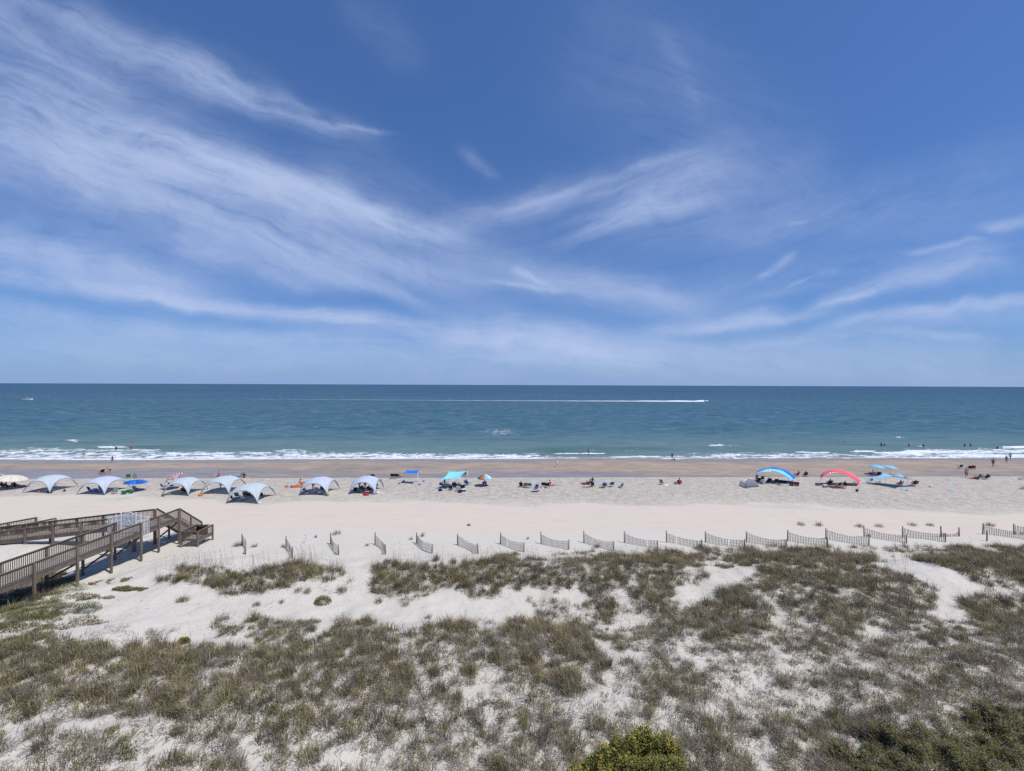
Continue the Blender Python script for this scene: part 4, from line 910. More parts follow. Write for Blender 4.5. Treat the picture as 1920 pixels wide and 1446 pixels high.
# ------------------------------------------------------------------ people: one continuous skin grown over a posed skeleton
def pose(name):
    J = dict(pel=(0, 0, .95), wst=(0, .005, 1.10), chs=(0, 0, 1.30), nck=(0, .005, 1.48), hd=(0, .02, 1.62), shL=(.18, 0, 1.42), shR=(-.18, 0, 1.42), elL=(.25, -.03, 1.15), elR=(-.25, -.03, 1.15),
             wrL=(.27, .06, .90), wrR=(-.27, .06, .90), hpL=(.09, 0, .92), hpR=(-.09, 0, .92), knL=(.10, .02, .50), knR=(-.10, .02, .50), anL=(.11, -.02, .08), anR=(-.11, -.02, .08), toL=(.13, .14, .035), toR=(-.13, .14, .035))
    if name == 'walk':
        J.update(knL=(.10, .17, .53), anL=(.10, .27, .10), toL=(.11, .43, .07), knR=(-.10, -.06, .50), anR=(-.10, -.32, .14), toR=(-.11, -.22, .03), elL=(.25, -.12, 1.16), wrL=(.25, -.05, .92), elR=(-.25, .06, 1.16), wrR=(-.22, .24, .98))
    if name == 'reach':
        J.update(elL=(.36, .06, 1.55), wrL=(.34, .14, 1.80), elR=(-.34, .10, 1.28), wrR=(-.30, .32, 1.20), knL=(.14, .08, .5), knR=(-.15, 0, .5), anL=(.19, .05, .08), anR=(-.2, -.05, .08), toL=(.22, .2, .035), toR=(-.23, .1, .035))
    if name == 'bend':
        J.update(pel=(0, -.12, .90), wst=(0, .0, 1.02), chs=(0, .20, 1.13), nck=(0, .37, 1.17), hd=(0, .50, 1.20), shL=(.18, .30, 1.14), shR=(-.18, .30, 1.14), elL=(.22, .38, .86), elR=(-.22, .36, .86), wrL=(.17, .50, .64), wrR=(-.17, .50, .64),
                 hpL=(.09, -.12, .88), hpR=(-.09, -.12, .88), knL=(.11, .04, .48), knR=(-.11, .02, .48), anL=(.12, -.05, .08), anR=(-.12, -.05, .08))
    if name == 'sit':
        J.update(pel=(0, -.10, .30), wst=(0, -.17, .43), chs=(0, -.24, .62), nck=(0, -.29, .79), hd=(0, -.26, .94), shL=(.18, -.27, .73), shR=(-.18, -.27, .73), elL=(.27, -.16, .48), elR=(-.27, -.16, .48), wrL=(.24, .08, .46), wrR=(-.24, .08, .46),
                 hpL=(.09, -.07, .29), hpR=(-.09, -.07, .29), knL=(.13, .36, .44), knR=(-.13, .36, .44), anL=(.13, .66, .09), anR=(-.13, .70, .09), toL=(.16, .80, .14), toR=(-.16, .84, .14))
    if name == 'ground':
        J.update(pel=(0, 0, .12), wst=(0, -.06, .26), chs=(0, -.12, .46), nck=(0, -.10, .63), hd=(0, -.06, .77), shL=(.18, -.12, .57), shR=(-.18, -.12, .57), elL=(.28, -.05, .34), elR=(-.26, -.30, .33), wrL=(.18, .22, .40), wrR=(-.27, -.42, .08),
                 hpL=(.09, .04, .12), hpR=(-.09, .04, .12), knL=(.15, .40, .40), knR=(-.15, .42, .36), anL=(.12, .62, .08), anR=(-.12, .70, .08), toL=(.13, .78, .05), toR=(-.13, .86, .05))
    if name == 'lie':
        J.update(pel=(0, 0, .12), wst=(0, -.16, .13), chs=(0, -.36, .14), nck=(0, -.55, .14), hd=(0, -.69, .16), shL=(.18, -.47, .12), shR=(-.18, -.47, .12), elL=(.33, -.36, .06), elR=(-.30, -.66, .08), wrL=(.30, -.10, .06), wrR=(-.14, -.80, .10),
                 hpL=(.09, .03, .11), hpR=(-.09, .03, .11), knL=(.12, .46, .12), knR=(-.13, .44, .26), anL=(.13, .88, .07), anR=(-.13, .72, .08), toL=(.15, .96, .16), toR=(-.15, .84, .05))
    if name == 'swim':
        J.update(elL=(.42, .05, 1.24), wrL=(.56, .22, 1.20), elR=(-.40, .10, 1.22), wrR=(-.50, .30, 1.18))
    return {k: Vector(v) for k, v in J.items()}
BONES = [('pel', 'wst', .135, .125, 1), ('wst', 'chs', .125, .150, 1), ('chs', 'nck', .150, .062, 1), ('nck', 'hd', .056, .06, 0), ('chs', 'shL', .11, .062, 1), ('chs', 'shR', .11, .062, 1),
         ('shL', 'elL', .056, .042, 3), ('shR', 'elR', .056, .042, 3), ('elL', 'wrL', .041, .027, 0), ('elR', 'wrR', .041, .027, 0), ('pel', 'hpL', .125, .10, 2), ('pel', 'hpR', .125, .10, 2),
         ('hpL', 'knL', .092, .058, 2), ('hpR', 'knR', .092, .058, 2), ('knL', 'anL', .056, .036, 0), ('knR', 'anR', .056, .036, 0), ('anL', 'toL', .042, .030, 0), ('anR', 'toR', .042, .030, 0)]
def capsule(bm, a, b, r0, r1):
    d = b - a; L = max(d.length, 1e-4); rot = d.to_track_quat('Z', 'Y').to_matrix().to_4x4()
    bmesh.ops.create_cone(bm, cap_ends=True, segments=12, radius1=r0, radius2=r1, depth=L, matrix=Matrix.Translation((a + b) / 2) @ rot)
    for p, r in ((a, r0), (b, r1)): bmesh.ops.create_icosphere(bm, subdivisions=2, radius=r, matrix=Matrix.Translation(p))
FIG = {}
def figure(name):
    if name in FIG: return FIG[name]
    J = pose(name); bm = bmesh.new()
    for a, b, r0, r1, _ in BONES: capsule(bm, J[a], J[b], r0, r1)
    up = (J['hd'] - J['nck']).normalized()
    fwd = Vector((0, 1, 0)) if abs(up.y) < .8 else Vector((0, 0, 1 if name == 'lie' else -1)); fwd = (fwd - up * fwd.dot(up)).normalized(); rt = fwd.cross(up)
    hm = Matrix((rt, fwd, up)).transposed().to_4x4(); hc = J['hd'] + up * .03
    bmesh.ops.create_icosphere(bm, subdivisions=3, radius=1, matrix=Matrix.Translation(hc) @ hm @ Matrix.Diagonal((.078, .098, .118, 1)))
    bmesh.ops.create_icosphere(bm, subdivisions=2, radius=.05, matrix=Matrix.Translation(hc + fwd * .045 - up * .075))                 # jaw
    capsule(bm, hc + fwd * .088 + up * .02, hc + fwd * .108 - up * .018, .012, .017)                                                   # nose
    for s in (-1, 1): capsule(bm, hc + rt * .078 * s + up * .02, hc + rt * .080 * s - up * .025, .018, .014)                            # ears
    hands = []
    for s, el, wr in ((1, 'elL', 'wrL'), (-1, 'elR', 'wrR')):
        d = (J[wr] - J[el]).normalized(); side = d.cross(Vector((0, 0, 1)) if abs(d.z) < .9 else Vector((0, 1, 0))).normalized(); nrm = side.cross(d)
        palm = J[wr] + d * .075
        bmesh.ops.create_icosphere(bm, subdivisions=2, radius=1, matrix=Matrix.Translation(palm) @ Matrix((side, d, nrm)).transposed().to_4x4() @ Matrix.Diagonal((.042, .055, .024, 1)))
        hands.append((palm, d, side, nrm, s))
    me = bpy.data.meshes.new('t'); bm.to_mesh(me); bm.free()
    ob = bpy.data.objects.new('t', me); COL.objects.link(ob); md = ob.modifiers.new('r', 'REMESH'); md.mode = 'VOXEL'; md.voxel_size = .021
    dg = bpy.context.evaluated_depsgraph_get(); me2 = bpy.data.meshes.new_from_object(ob.evaluated_get(dg)); bpy.data.objects.remove(ob)
    bm = bmesh.new(); bm.from_mesh(me2); bmesh.ops.smooth_vert(bm, verts=bm.verts, factor=.5, use_axis_x=True, use_axis_y=True, use_axis_z=True)
    for f in bm.faces:
        c = f.calc_center_median(); best = (9, 0)
        for a, b, r0, r1, reg in BONES:
            pa, pb = J[a], J[b]; ab = pb - pa; t = max(0, min(1, (c - pa).dot(ab) / ab.length_squared)); dd = (c - pa - ab * t).length - (r0 + (r1 - r0) * t)
            if dd < best[0]:
                rg_ = reg
                if a.startswith('hp') and t > .62: rg_ = 0
                if a.startswith('sh') and t > .55: rg_ = 0
                if (a, b) == ('chs', 'nck') and t > .78: rg_ = 0
                best = (dd, rg_)
        q = c - hc
        if q.length < .145 and (q.dot(up) > -.05): best = (0, 4 if (q.dot(fwd) < .02 or q.dot(up) > .075) and q.dot(up) > -.06 else 0)
        f.material_index = {0: 0, 1: 1, 2: 2, 3: 1, 4: 3}[best[1]]; f.smooth = True
    bm.to_mesh(me2); bm.free()
    base = MB(); base.v = [tuple(v.co) for v in me2.vertices]; base.f = [list(p.vertices) for p in me2.polygons]; base.m = [p.material_index for p in me2.polygons]; base.sm = [True] * len(base.f)
    for palm, d, side, nrm, s in hands:   # four unequal curled fingers and a thumb from the side of the palm
        for k, ln in enumerate((.070, .080, .075, .058)):
            o_ = palm + d * .04 + side * (.030 - .020 * k); base.tube([o_, o_ + d * ln * .5, o_ + d * ln * .85 - nrm * ln * .3], [.0095, .0088, .007], 6, 0)
        o_ = palm + side * .036 * 1 - d * .01; base.tube([o_, o_ + side * .03 + d * .025, o_ + side * .036 + d * .055], [.012, .010, .008], 6, 0)
    for s in (-1, 1): base.lathe([(.011, -.004), (.009, .004), (.0, .008)], 8, hc + fwd * .089 + rt * .032 * s + up * .02, 3)
    base.tube([hc + fwd * .098 - rt * .025 - up * .052, hc + fwd * .103 - up * .053, hc + fwd * .098 + rt * .025 - up * .052], .006, 5, 4)
    bpy.data.meshes.remove(me2)
    FIG[name] = base.mesh('person_' + name); return FIG[name]
CL = {'skin': (.48, .27, .19), 'tan': (.33, .17, .11), 'pale': (.62, .40, .31), 'brown': (.14, .075, .05), 'black': (.016, .016, .02), 'navy': (.02, .03, .09), 'blue': (.02, .11, .42), 'white': (.78, .78, .78), 'red': (.48, .035, .035),
      'pink': (.62, .16, .28), 'green': (.03, .26, .13), 'teal': (.03, .28, .30), 'orange': (.62, .20, .05), 'grey': (.22, .23, .25), 'purple': (.14, .06, .22), 'hair': (.03, .02, .014), 'blond': (.35, .24, .12), 'aqua': (.25, .70, .84), 'maroon': (.16, .03, .04), 'yellow': (.65, .5, .1), 'cream': (.78, .72, .60), 'azure': (.02, .20, .78), 'coral': (.95, .13, .21), 'salmon': (.95, .24, .20), 'sky': (.25, .60, .86)}
def cm(c, kind='cloth'):
    return mat(f'{kind}_{c}', CL[c], .55 if kind == 'skin' else .85, .1, 9)
def person(pz, loc, rz_, cols, label, scale=1.0, group=None, tilt=0):
    me = figure(pz); o = bpy.data.objects.new('person', me); COL.objects.link(o)
    if len(me.materials) == 0:
        for _ in range(5): me.materials.append(cm('skin', 'skin'))
    sk, top, bot, hr = cols
    for i, m_ in enumerate((cm(sk, 'skin'), cm(top, 'cloth') if top else cm(sk, 'skin'), cm(bot, 'cloth'), cm(hr, 'cloth'), cm('maroon', 'skin'))):
        o.material_slots[i].link = 'OBJECT'; o.material_slots[i].material = m_
    o.location = loc; o.rotation_euler = (tilt, 0, R(rz_)); o.scale = (scale,) * 3
    return tag(o, label, 'person', group)
# ------------------------------------------------------------------ beach furniture
ALU = mat('aluminium_tube', (.55, .56, .58), .3, .05, 4, 0, .5, .8); BLK = mat('dark_tube', (.03, .03, .033), .5)
GEAR = {}
def low_chair(cname, stripe=None):
    key = ('low', cname, stripe)
    if key in GEAR: return copy_tree(GEAR[key])
    t = bpy.data.objects.new('beach_chair', None); COL.objects.link(t); GEAR[key] = t; fab = [cm(cname, 'canvas')] + ([cm(stripe, 'canvas')] if stripe else [])
    m = MB()
    for s in (-1, 1):
        x = .29 * s
        m.tube([(x, .30, .02), (x, .28, .24), (x, -.24, .22), (x, -.52, .88)], .013, 6); m.tube([(x, .16, .02), (x, -.34, .02), (x, -.26, .40), (x, .22, .42), (x, .16, .02)], .012, 6)
    for a in ((.30, .02), (-.34, .02)): m.tube([(-.29, a[0], a[1]), (.29, a[0], a[1])], .012, 6)
    m.tube([(-.29, -.52, .88), (.29, -.52, .88)], .013, 6); m.build('frame', ALU, t)
    def cloth(y0, z0, y1, z1, sag):
        m = MB(); n_ = 6
        for k in range(n_):
            u0, u1 = -.275 + .55 * k / n_, -.275 + .55 * (k + 1) / n_
            P = [[(u, y0 + (y1 - y0) * q, z0 + (z1 - z0) * q - sag * math.sin(math.pi * q)) for u in (u0, u1)] for q in np.linspace(0, 1, 6)]
            m.sheet(P, .006, (k % 2) if stripe else 0)
        return m
    cloth(-.22, .225, .28, .245, .05).build('seat', fab, t); cloth(-.235, .25, -.52, .87, .04).build('backrest', fab, t)
    for s in (-1, 1): m = MB(); m.box((.29 * s, -.02, .435), (.05, .46, .025)); m.build('armrest', mat('pale_armrest', (.6, .58, .52), .5), t)
    return t
def camp_chair(cname, stripe=None):
    key = ('camp', cname)
    if key in GEAR: return copy_tree(GEAR[key])
    t = bpy.data.objects.new('camp_chair', None); COL.objects.link(t); GEAR[key] = t; fab = cm(cname, 'canvas')
    m = MB()
    for s in (-1, 1):
        m.tube([(.34 * s, .28, .01), (-.30 * s, -.26, .42)], .011, 6); m.tube([(.34 * s, -.30, .01), (.30 * s, .26, .42), (.32 * s, .28, .62)], .011, 6); m.tube([(.34 * s, -.30, .01), (.36 * s, -.33, .5), (.34 * s, -.44, .93)], .011, 6)
    m.build('frame', BLK, t)
    m = MB(); m.sheet([[(u, -.25 + .5 * q, .40 + .03 * q - .07 * math.sin(math.pi * q) * (1 - (u / .3) ** 2)) for u in (-.29, -.1, .1, .29)] for q in np.linspace(0, 1, 5)], .01); m.build('seat', fab, t)
    m = MB(); m.sheet([[(u, -.26 - .17 * q - .05 * (1 - (u / .33) ** 2), .40 + .52 * q) for u in (-.33, -.11, .11, .33)] for q in np.linspace(0, 1, 5)], .01); m.build('backrest', fab, t)
    for s in (-1, 1): m = MB(); m.sheet([[(.34 * s + u, -.36 + .64 * q, .64 - .02 * math.sin(3.14 * q)) for u in (-.04, .04)] for q in np.linspace(0, 1, 4)], .008); m.build('armrest', fab, t)
    return t
def lounger(cname):
    key = ('lounge', cname)
    if key in GEAR: return copy_tree(GEAR[key])
    t = bpy.data.objects.new('folding_lounger', None); COL.objects.link(t); GEAR[key] = t; m = MB()
    for s in (-1, 1):
        m.tube([(.3 * s, 1.0, .28), (.3 * s, -.3, .28), (.3 * s, -.9, .62)], .013, 6)
        for y in (.8, -.25): m.tube([(.3 * s, y, .28), (.3 * s, y - .08, .01)], .012, 6)
    m.build('frame', ALU, t); m = MB(); m.sheet([[(u, 1.0 - 1.3 * q, .27) for u in (-.28, 0, .28)] for q in np.linspace(0, 1, 5)], .008); m.build('seat', cm(cname, 'canvas'), t)
    m = MB(); m.sheet([[(u, -.3 - .6 * q, .28 + .34 * q) for u in (-.28, 0, .28)] for q in np.linspace(0, 1, 4)], .008); m.build('backrest', cm(cname, 'canvas'), t); return t
def put(t, loc, rz_, label, cat, group=None, scale=1.0):
    t.location = loc; t.rotation_euler.z = R(rz_); t.scale = (scale,) * 3; return tag(t, label, cat, group)
def arch_tent(px, py, label, w=4.4, hgt=2.35, tint='pale_blue_canvas', col=(.66, .74, .78), rot=0.0):
    """px,py: middle between the two front feet"""
    gp = ground(px, py); c = Vector((gp.x, gp.y + w / 2, gp.z)); a = w / 2
    t = thing('arched_tent', label, 'beach tent', c, rot, 'pale arched beach tents in a row'); CAN = mat(tint, col, .8, .06, 2.5, 0, .2, 0, .35); TRIM = mat('grey_tent_pole', (.20, .22, .24), .5)
    def E(k, s):   # side k, s in -1..1 along it: foot, arch, foot
        hh = 1.80 * max(0, 1 - abs(s) ** 2.5) ** .85; ins = a * (1 - .10 * (1 - s * s)); P = (s * a * (1 - .03 * (1 - abs(s))), -ins, hh); an = k * math.pi / 2
        x, y = P[0] * math.cos(an) - P[1] * math.sin(an), P[0] * math.sin(an) + P[1] * math.cos(an); return Vector((x, y, gz(c.x + x, c.y + y) - c.z + P[2] if P[2] < .02 else P[2]))
    m = MB()
    for k in range(4):
        ss = [math.sin(v * math.pi / 2) for v in np.linspace(-1, 1, 25)]; P = []
        for s in ss:
            e = E(k, s); row = []
            for tt in np.linspace(.0, 1, 11):
                x, y = e.x * tt, e.y * tt; z = hgt - (hgt - e.z) * tt ** (2.1 + .5 * abs(s)); row.append((x, y, z))
            P.append(row)
        m.sheet(P, -.012)
    can = m.build('canopy', CAN, t)
    m = MB(); m.sheet([[(u, -.25 + v, hgt - .045 + .05 - .12 * (u * u + (v - .25) ** 2)) for u in (-.42, -.2, 0, .2, .42)] for v in (-.02, .1, .16)], .01); m.build('vent', mat('vent_mesh', (.10, .12, .14), .8), can)
    for k in range(4):
        m = MB(); m.tube([E(k, math.sin(v * math.pi / 2)) * 1.003 for v in np.linspace(-1, 1, 25)], .035, 6); m.build('arch_pole', TRIM, t)
        f = E(k, -1); m = MB(); m.lathe([(.10, 0), (.11, .05), (.05, .09)], 8, (f.x, f.y, f.z - .02)); m.build('foot', mat('sand_bag', (.35, .30, .24), .9), t)
    return t
def umbrella(px, py, label, colors, dia=2.3, hgt=2.1, tilt=(0, 0), group=None, rings=False, rise=.42):
    gp = ground(px, py); t = thing('beach_umbrella', label, 'umbrella', gp, 0, group); ms = [mat(f'parasol_{c}', CL[c], .8, .06, 3, 0, .2, 0, .15) for c in colors]
    rot = (Matrix.Rotation(R(tilt[0]), 3, 'X') @ Matrix.Rotation(R(tilt[1]), 3, 'Y')); top = Vector((0, 0, hgt))
    m = MB(); r = dia / 2
    for k in range(8):
        P = []
        for q in np.linspace(.02, 1, 9):
            row = []
            for v in np.linspace(0, 1, 5):
                an = (k + v) * math.pi / 4; rr = r * q * (1 - .05 * math.sin(math.pi * v) * q); row.append(top + rot @ Vector((rr * math.cos(an), rr * math.sin(an), rise * (1 - q ** 1.7) - .03 * math.sin(math.pi * v) * q - rise)))
            P.append(row)
        if rings:
            for i in range(8):
                for j in range(4): m.sheet([P[i][j:j + 2], P[i + 1][j:j + 2]], .006, (i + (j // 2) * (1 if rings == 2 else 0)) % len(ms))
        else: m.sheet(P, .006, k % len(ms))
    can = m.build('canopy', ms, t); m = MB()
    for k in range(8):
        an = k * math.pi / 4; m.tube([top + rot @ Vector((rr * r * math.cos(an), rr * r * math.sin(an), rise * (1 - rr ** 1.7) - rise - .02)) for rr in (.05, .35, .7, 1)], .007, 4)
    m.build('ribs', ALU, can)
    m = MB(); m.tube([(0, 0, -.3), top + rot @ Vector((0, 0, .06))], .02, 7); m.build('pole', ALU, t); m = MB(); m.lathe([(.03, 0), (.02, .05), (0, .09)], 7, top + rot @ Vector((0, 0, .01))); m.build('finial', WHITE, t)
    return t
def box_cooler(px, py, body, lid, label, s=1.0, rz_=0, cat='cooler'):
    t = thing('cooler', label, cat, ground(px, py), R(rz_)); m = MB(); P = [[-.3, -.2], [.3, -.2], [.3, .2], [-.3, .2]]
    vs = [(x * .92 * s, y * .92 * s, 0) for x, y in P] + [(x * s, y * s, .34 * s) for x, y in P]; m.add(vs, [(3, 2, 1, 0), (4, 5, 6, 7), (0, 1, 5, 4), (1, 2, 6, 5), (2, 3, 7, 6), (3, 0, 4, 7)]); m.build('body', cm(body, 'plastic'), t)
    m = MB(); m.box((0, 0, .375 * s), (.64 * s, .44 * s, .07 * s)); m.build('lid', cm(lid, 'plastic'), t); m = MB(); m.tube([(-.3 * s, 0, .30 * s), (-.34 * s, 0, .46 * s), (.34 * s, 0, .46 * s), (.3 * s, 0, .30 * s)], .014 * s, 5); m.build('handle', cm('white', 'plastic'), t); return t
def bag(px, py, c, label, w=.5, h=.4, cat='bag'):
    t = thing('beach_bag', label, cat, ground(px, py)); m = MB(); m.lathe([(.30 * w / .5, 0), (.33 * w / .5, h * .35), (.28 * w / .5, h), (.24 * w / .5, h), (.25 * w / .5, h * .5)], 12, (0, 0, 0), 0, True, (1, .55)); m.build('body', cm(c, 'canvas'), t)
    for s in (-1, 1): m = MB(); m.tube([(-.12 * w / .5, .13 * s * w / .5, h), (-.08, .14 * s, h + .2), (.08, .14 * s, h + .2), (.12 * w / .5, .13 * s * w / .5, h)], .014, 5); m.build('handle', cm(c, 'canvas'), t)
    return t
def bucket(px, py, c, label, s=1.0):
    t = thing('bucket', label, 'bucket', ground(px, py)); m = MB(); m.lathe([(.20 * s, 0), (.27 * s, .42 * s), (.285 * s, .44 * s), (.255 * s, .44 * s), (.19 * s, .03 * s), (0, .03 * s)], 14); m.build('tub', cm(c, 'plastic'), t)
    m = MB(); m.tube([(.27 * s * math.cos(q), .02, .42 * s + .2 * s * math.sin(q)) for q in np.linspace(0, 3.1416, 9)], .012, 5); m.build('handle', cm('white', 'plastic'), t); return t
def towel(px, py, c, label, w=.9, l=1.7, rz_=0, stripe=None):
    gp = ground(px, py); m = MB(); n_ = 7
    for k in range(n_):
        y0, y1 = -l / 2 + l * k / n_, -l / 2 + l * (k + 1) / n_
        m.sheet([[(u, v, .035 + .018 * math.sin(u * 7 + v * 4)) for u in np.linspace(-w / 2, w / 2, 6)] for v in np.linspace(y0, y1, 3)], .012, k % 2 if stripe else 0)
    o = m.build('beach_towel', [cm(c, 'cloth')] + ([cm(stripe, 'cloth')] if stripe else []), None, gp); o.rotation_euler.z = R(rz_); return tag(o, label, 'towel')
def board(px, py, c, label, l=1.9, w=.55, rz_=0, z=.03, th=.07, cat='board'):
    gp = ground(px, py); m = MB(); P = []
    if gp.z < 0: gp = at(px, py, 0.0)
    for q in np.linspace(0, 1, 13):
        ww = w / 2 * (math.sin(math.pi * min(1, q * .95 + .03)) ** .55); P.append([(-l / 2 + l * q, ww * v, th + .10 * (2 * abs(q - .5)) ** 3 * (1 if q > .5 else .3)) for v in (-1, -.5, 0, .5, 1)])
    m.sheet(P, -th); t = thing('surfboard', label, cat, gp + Vector((0, 0, z)), R(rz_)); m.build('deck', cm(c, 'plastic'), t); m = MB(); m.sheet([[(-l * .40, -.005, .02), (-l * .47, -.005, -.06)], [(-l * .32, -.005, .02), (-l * .44, -.005, -.05)]], .012); m.build('fin', cm('black', 'plastic'), t); return t
def arch_shade(px, py, label, prof, depth, cols, rz_=0):
    """wind-borne ribbon shade on one long bowed pole; prof: (x,z) along the bow in metres"""
    t = thing('wind_canopy', label, 'beach shade', ground(px, py), R(rz_)); n_ = len(prof); C = []
    from bisect import bisect
    u = np.linspace(0, n_ - 1, 33); X_ = np.interp(u, range(n_), [p_[0] for p_ in prof]); Z_ = np.interp(u, range(n_), [p_[1] for p_ in prof])
    for _ in range(3): X_[1:-1] = (X_[:-2] + 2 * X_[1:-1] + X_[2:]) / 4; Z_[1:-1] = (Z_[:-2] + 2 * Z_[1:-1] + Z_[2:]) / 4
    k = len(cols)
    for i, c in enumerate(cols):
        m = MB(); y0, y1 = depth * i / k, depth * (i + 1) / k; q = np.linspace(y0, y1, 5)
        m.sheet([[(x + yy * (.66 + .42 * (x - X_[0]) / (X_[-1] - X_[0])), yy, z + .16 * math.sin(math.pi * yy / depth) * .5 + .05 * math.sin(x * 3 + yy * 4) + .05 * yy) for yy in q] for x, z in zip(X_, Z_)], -.008)
        m.build('fabric', mat(f'shade_{c}', CL[c], .7, .05, 3, 0, .25, 0, .12), t)
    m = MB(); a, b_ = Vector((X_[0] - .12, 0, Z_[0])), Vector((X_[-1] + .1, 0, Z_[-1])); m.tube([(a.x - .25, 0, -.25), (a.x - .05, 0, Z_[0] * .6)] + [(x, -.02, z - .03) for x, z in zip(X_, Z_)] + [(b_.x + .05, 0, max(-.05, Z_[-1] * .5)), (b_.x + .12, 0, -.25)], .022, 6); m.build('bow_pole', ALU, t); return t
def sail_shade(label, corners, peak, poles, col, name='sail_shade', sag=.35, peakw=.5):
    """stretched fabric between corner points, with scooped edges, held up on poles and pegged corners"""
    c0 = sum(corners, Vector()) / 4; c0.z = gz(c0.x, c0.y); t = thing(name, label, 'beach shade', c0); A, B, Cc, D = [c - c0 for c in corners]; m = MB(); n_ = 15; P = []
    for i in range(n_):
        v = i / (n_ - 1); row = []
        for j in range(n_):
            u = j / (n_ - 1); su, sv_ = math.sin(math.pi * u), math.sin(math.pi * v)
            u2 = .5 + (u - .5) * (1 - .22 * sv_); v2 = .5 + (v - .5) * (1 - .22 * su)
            p_ = A * (1 - u2) * (1 - v2) + B * u2 * (1 - v2) + Cc * u2 * v2 + D * (1 - u2) * v2
            p_.z += -sag * su * sv_
            for pk in peak:
                dd = (Vector((p_.x, p_.y)) - Vector((pk.x - c0.x, pk.y - c0.y))).length; p_.z += (pk.z - c0.z - p_.z) * math.exp(-dd / peakw)
            row.append(p_)
        P.append(row)
    m.sheet(P, .008); m.build('fabric', mat(f'shade_{col}', CL[col], .7, .05, 3, 0, .25, 0, .12), t)
    for a, b_ in poles: m = MB(); m.tube([a - c0, b_ - c0], .025, 7); m.build('pole', WHITE, t)
    for a in corners:
        if a.z - gz(a.x, a.y) > .9 or a.z - gz(a.x, a.y) > 0 and not any((a - q[1]).length < .3 for q in poles):
            g_ = Vector((a.x + (a.x - c0.x) * .3, a.y + (a.y - c0.y) * .3, 0)); g_.z = gz(g_.x, g_.y); m = MB(); m.tube([a - c0, g_ - c0], .012, 4); m.build('guy_rope', WHITE, t)
            m = MB(); m.lathe([(.02, 0), (.16, .02), (.19, .12), (.1, .22), (.03, .24)], 9, g_ - c0); m.build('anchor_bag', mat(f'shade_{col}', CL[col]), t)
    return t
def popup_tent(px, py, label, w, d, h, cols, rz_=0):
    t = thing('pop_up_tent', label, 'tent', ground(px, py), R(rz_)); base = [(-w / 2, -d / 2), (w / 2, -d / 2), (w * .42, d / 2), (-w * .42, d / 2)]; top = Vector((0, .1, h))
    for k in range(4):
        a, b_ = Vector((*base[k], 0)), Vector((*base[(k + 1) % 4], 0)); m = MB()
        def P_(u, q): e = a.lerp(b_, u); r_ = math.cos(q * math.pi / 2) ** .8; return Vector((top.x + (e.x - top.x) * r_, top.y + (e.y - top.y) * r_, h * math.sin(q * math.pi / 2) ** .9 * (1 - .10 * math.sin(math.pi * u) * (1 - q))))
        m.sheet([[P_(u, q) for u in np.linspace(0, 1, 7)] for q in np.linspace(0, .99, 8)], .01); m.build('panel', cm(cols[k % len(cols)], 'canvas'), t)
        m = MB(); m.tube([P_(0, q) for q in np.linspace(0, 1, 9)], .014, 5); m.build('rod', BLK, t)
    m = MB(); m.sheet([[(u * w * .5, -d / 2 - .30 + .3 * v, .03) for u in (-1, 0, 1)] for v in (0, 1)], .01); m.build('floor_flap', cm(cols[-1], 'canvas'), t); return t
# ------------------------------------------------------------------ what stands on the beach, from the left of the photo to the right
def C(kind, px, py, rz_, col, label, stripe=None, grp='beach chairs on the sand'):
    f = low_chair if kind == 'low' else camp_chair; t = f(col, stripe); return put(t, ground(px, py), rz_, label, 'chair', grp)
def P(pz, px, py, rz_, cols, label, s=1.0, dz=0.0, seat=None):
    gp = ground(px, py)
    if gp.z < 0: gp = at(px, py, 0.0)                             # bathers: the water surface is where we see them
    gp.z += dz
    return person(pz, gp, rz_, cols, label, s)
# tents
arch_tent(68, 925.5, 'pale blue arched tent farthest left in the row, with a dark bag at its foot', 4.2)
arch_tent(170, 929, 'pale lavender blue arched tent beside the navy umbrella', 4.3, col=(.67, .73, .84), tint='lavender_canvas')
arch_tent(329, 930.5, 'pale blue arched tent in front of the red and white umbrella', 4.0)
arch_tent(403, 928, 'pale blue arched tent empty beneath, overlapped by its nearer neighbour', 4.4)
arch_tent(454, 945, 'pale arched tent standing nearest the dune, chairs gathered beneath', 4.5)
arch_tent(588, 930, 'pale lavender arched tent with a striped chair under it', 4.35, col=(.70, .75, .83), tint='lavender_canvas')
arch_tent(680, 927.5, 'pale lavender arched tent farthest right in the row, crowded with people', 4.1, col=(.70, .75, .83), tint='lavender_canvas')
# umbrellas
umbrella(-2, 911, 'aqua and orange umbrella cut by the left edge', ['aqua', 'orange'], 2.2, 2.0, (-8, 6))
umbrella(24, 916, 'cream white umbrella at the left edge shading a group', ['cream'], 4.0, 2.15, (-4, 10), rise=.6)
umbrella(255, 921, 'navy blue umbrella low beside the lavender tent', ['azure', 'blue'], 3.0, 1.75, (0, 5), rise=.35)
umbrella(324, 917, 'red and white checked umbrella tilted behind an arched tent', ['red', 'white'], 2.9, 2.25, (18, -22), rings=2)
umbrella(909.5, 911, 'multicoloured striped umbrella with red, white and blue panels', ['orange', 'sky', 'cream', 'red', 'teal'], 2.5, 1.95, (0, 0), rise=.7)
umbrella(1645, 890, 'sky blue umbrella on the wet sand, left of the pair', ['sky'], 2.6, 1.9, (0, 3), 'sky blue umbrella pair', rise=.5)
umbrella(1670, 891, 'sky blue umbrella on the wet sand, right of the pair', ['sky', 'aqua'], 2.6, 1.85, (0, 8), 'sky blue umbrella pair', rise=.45)
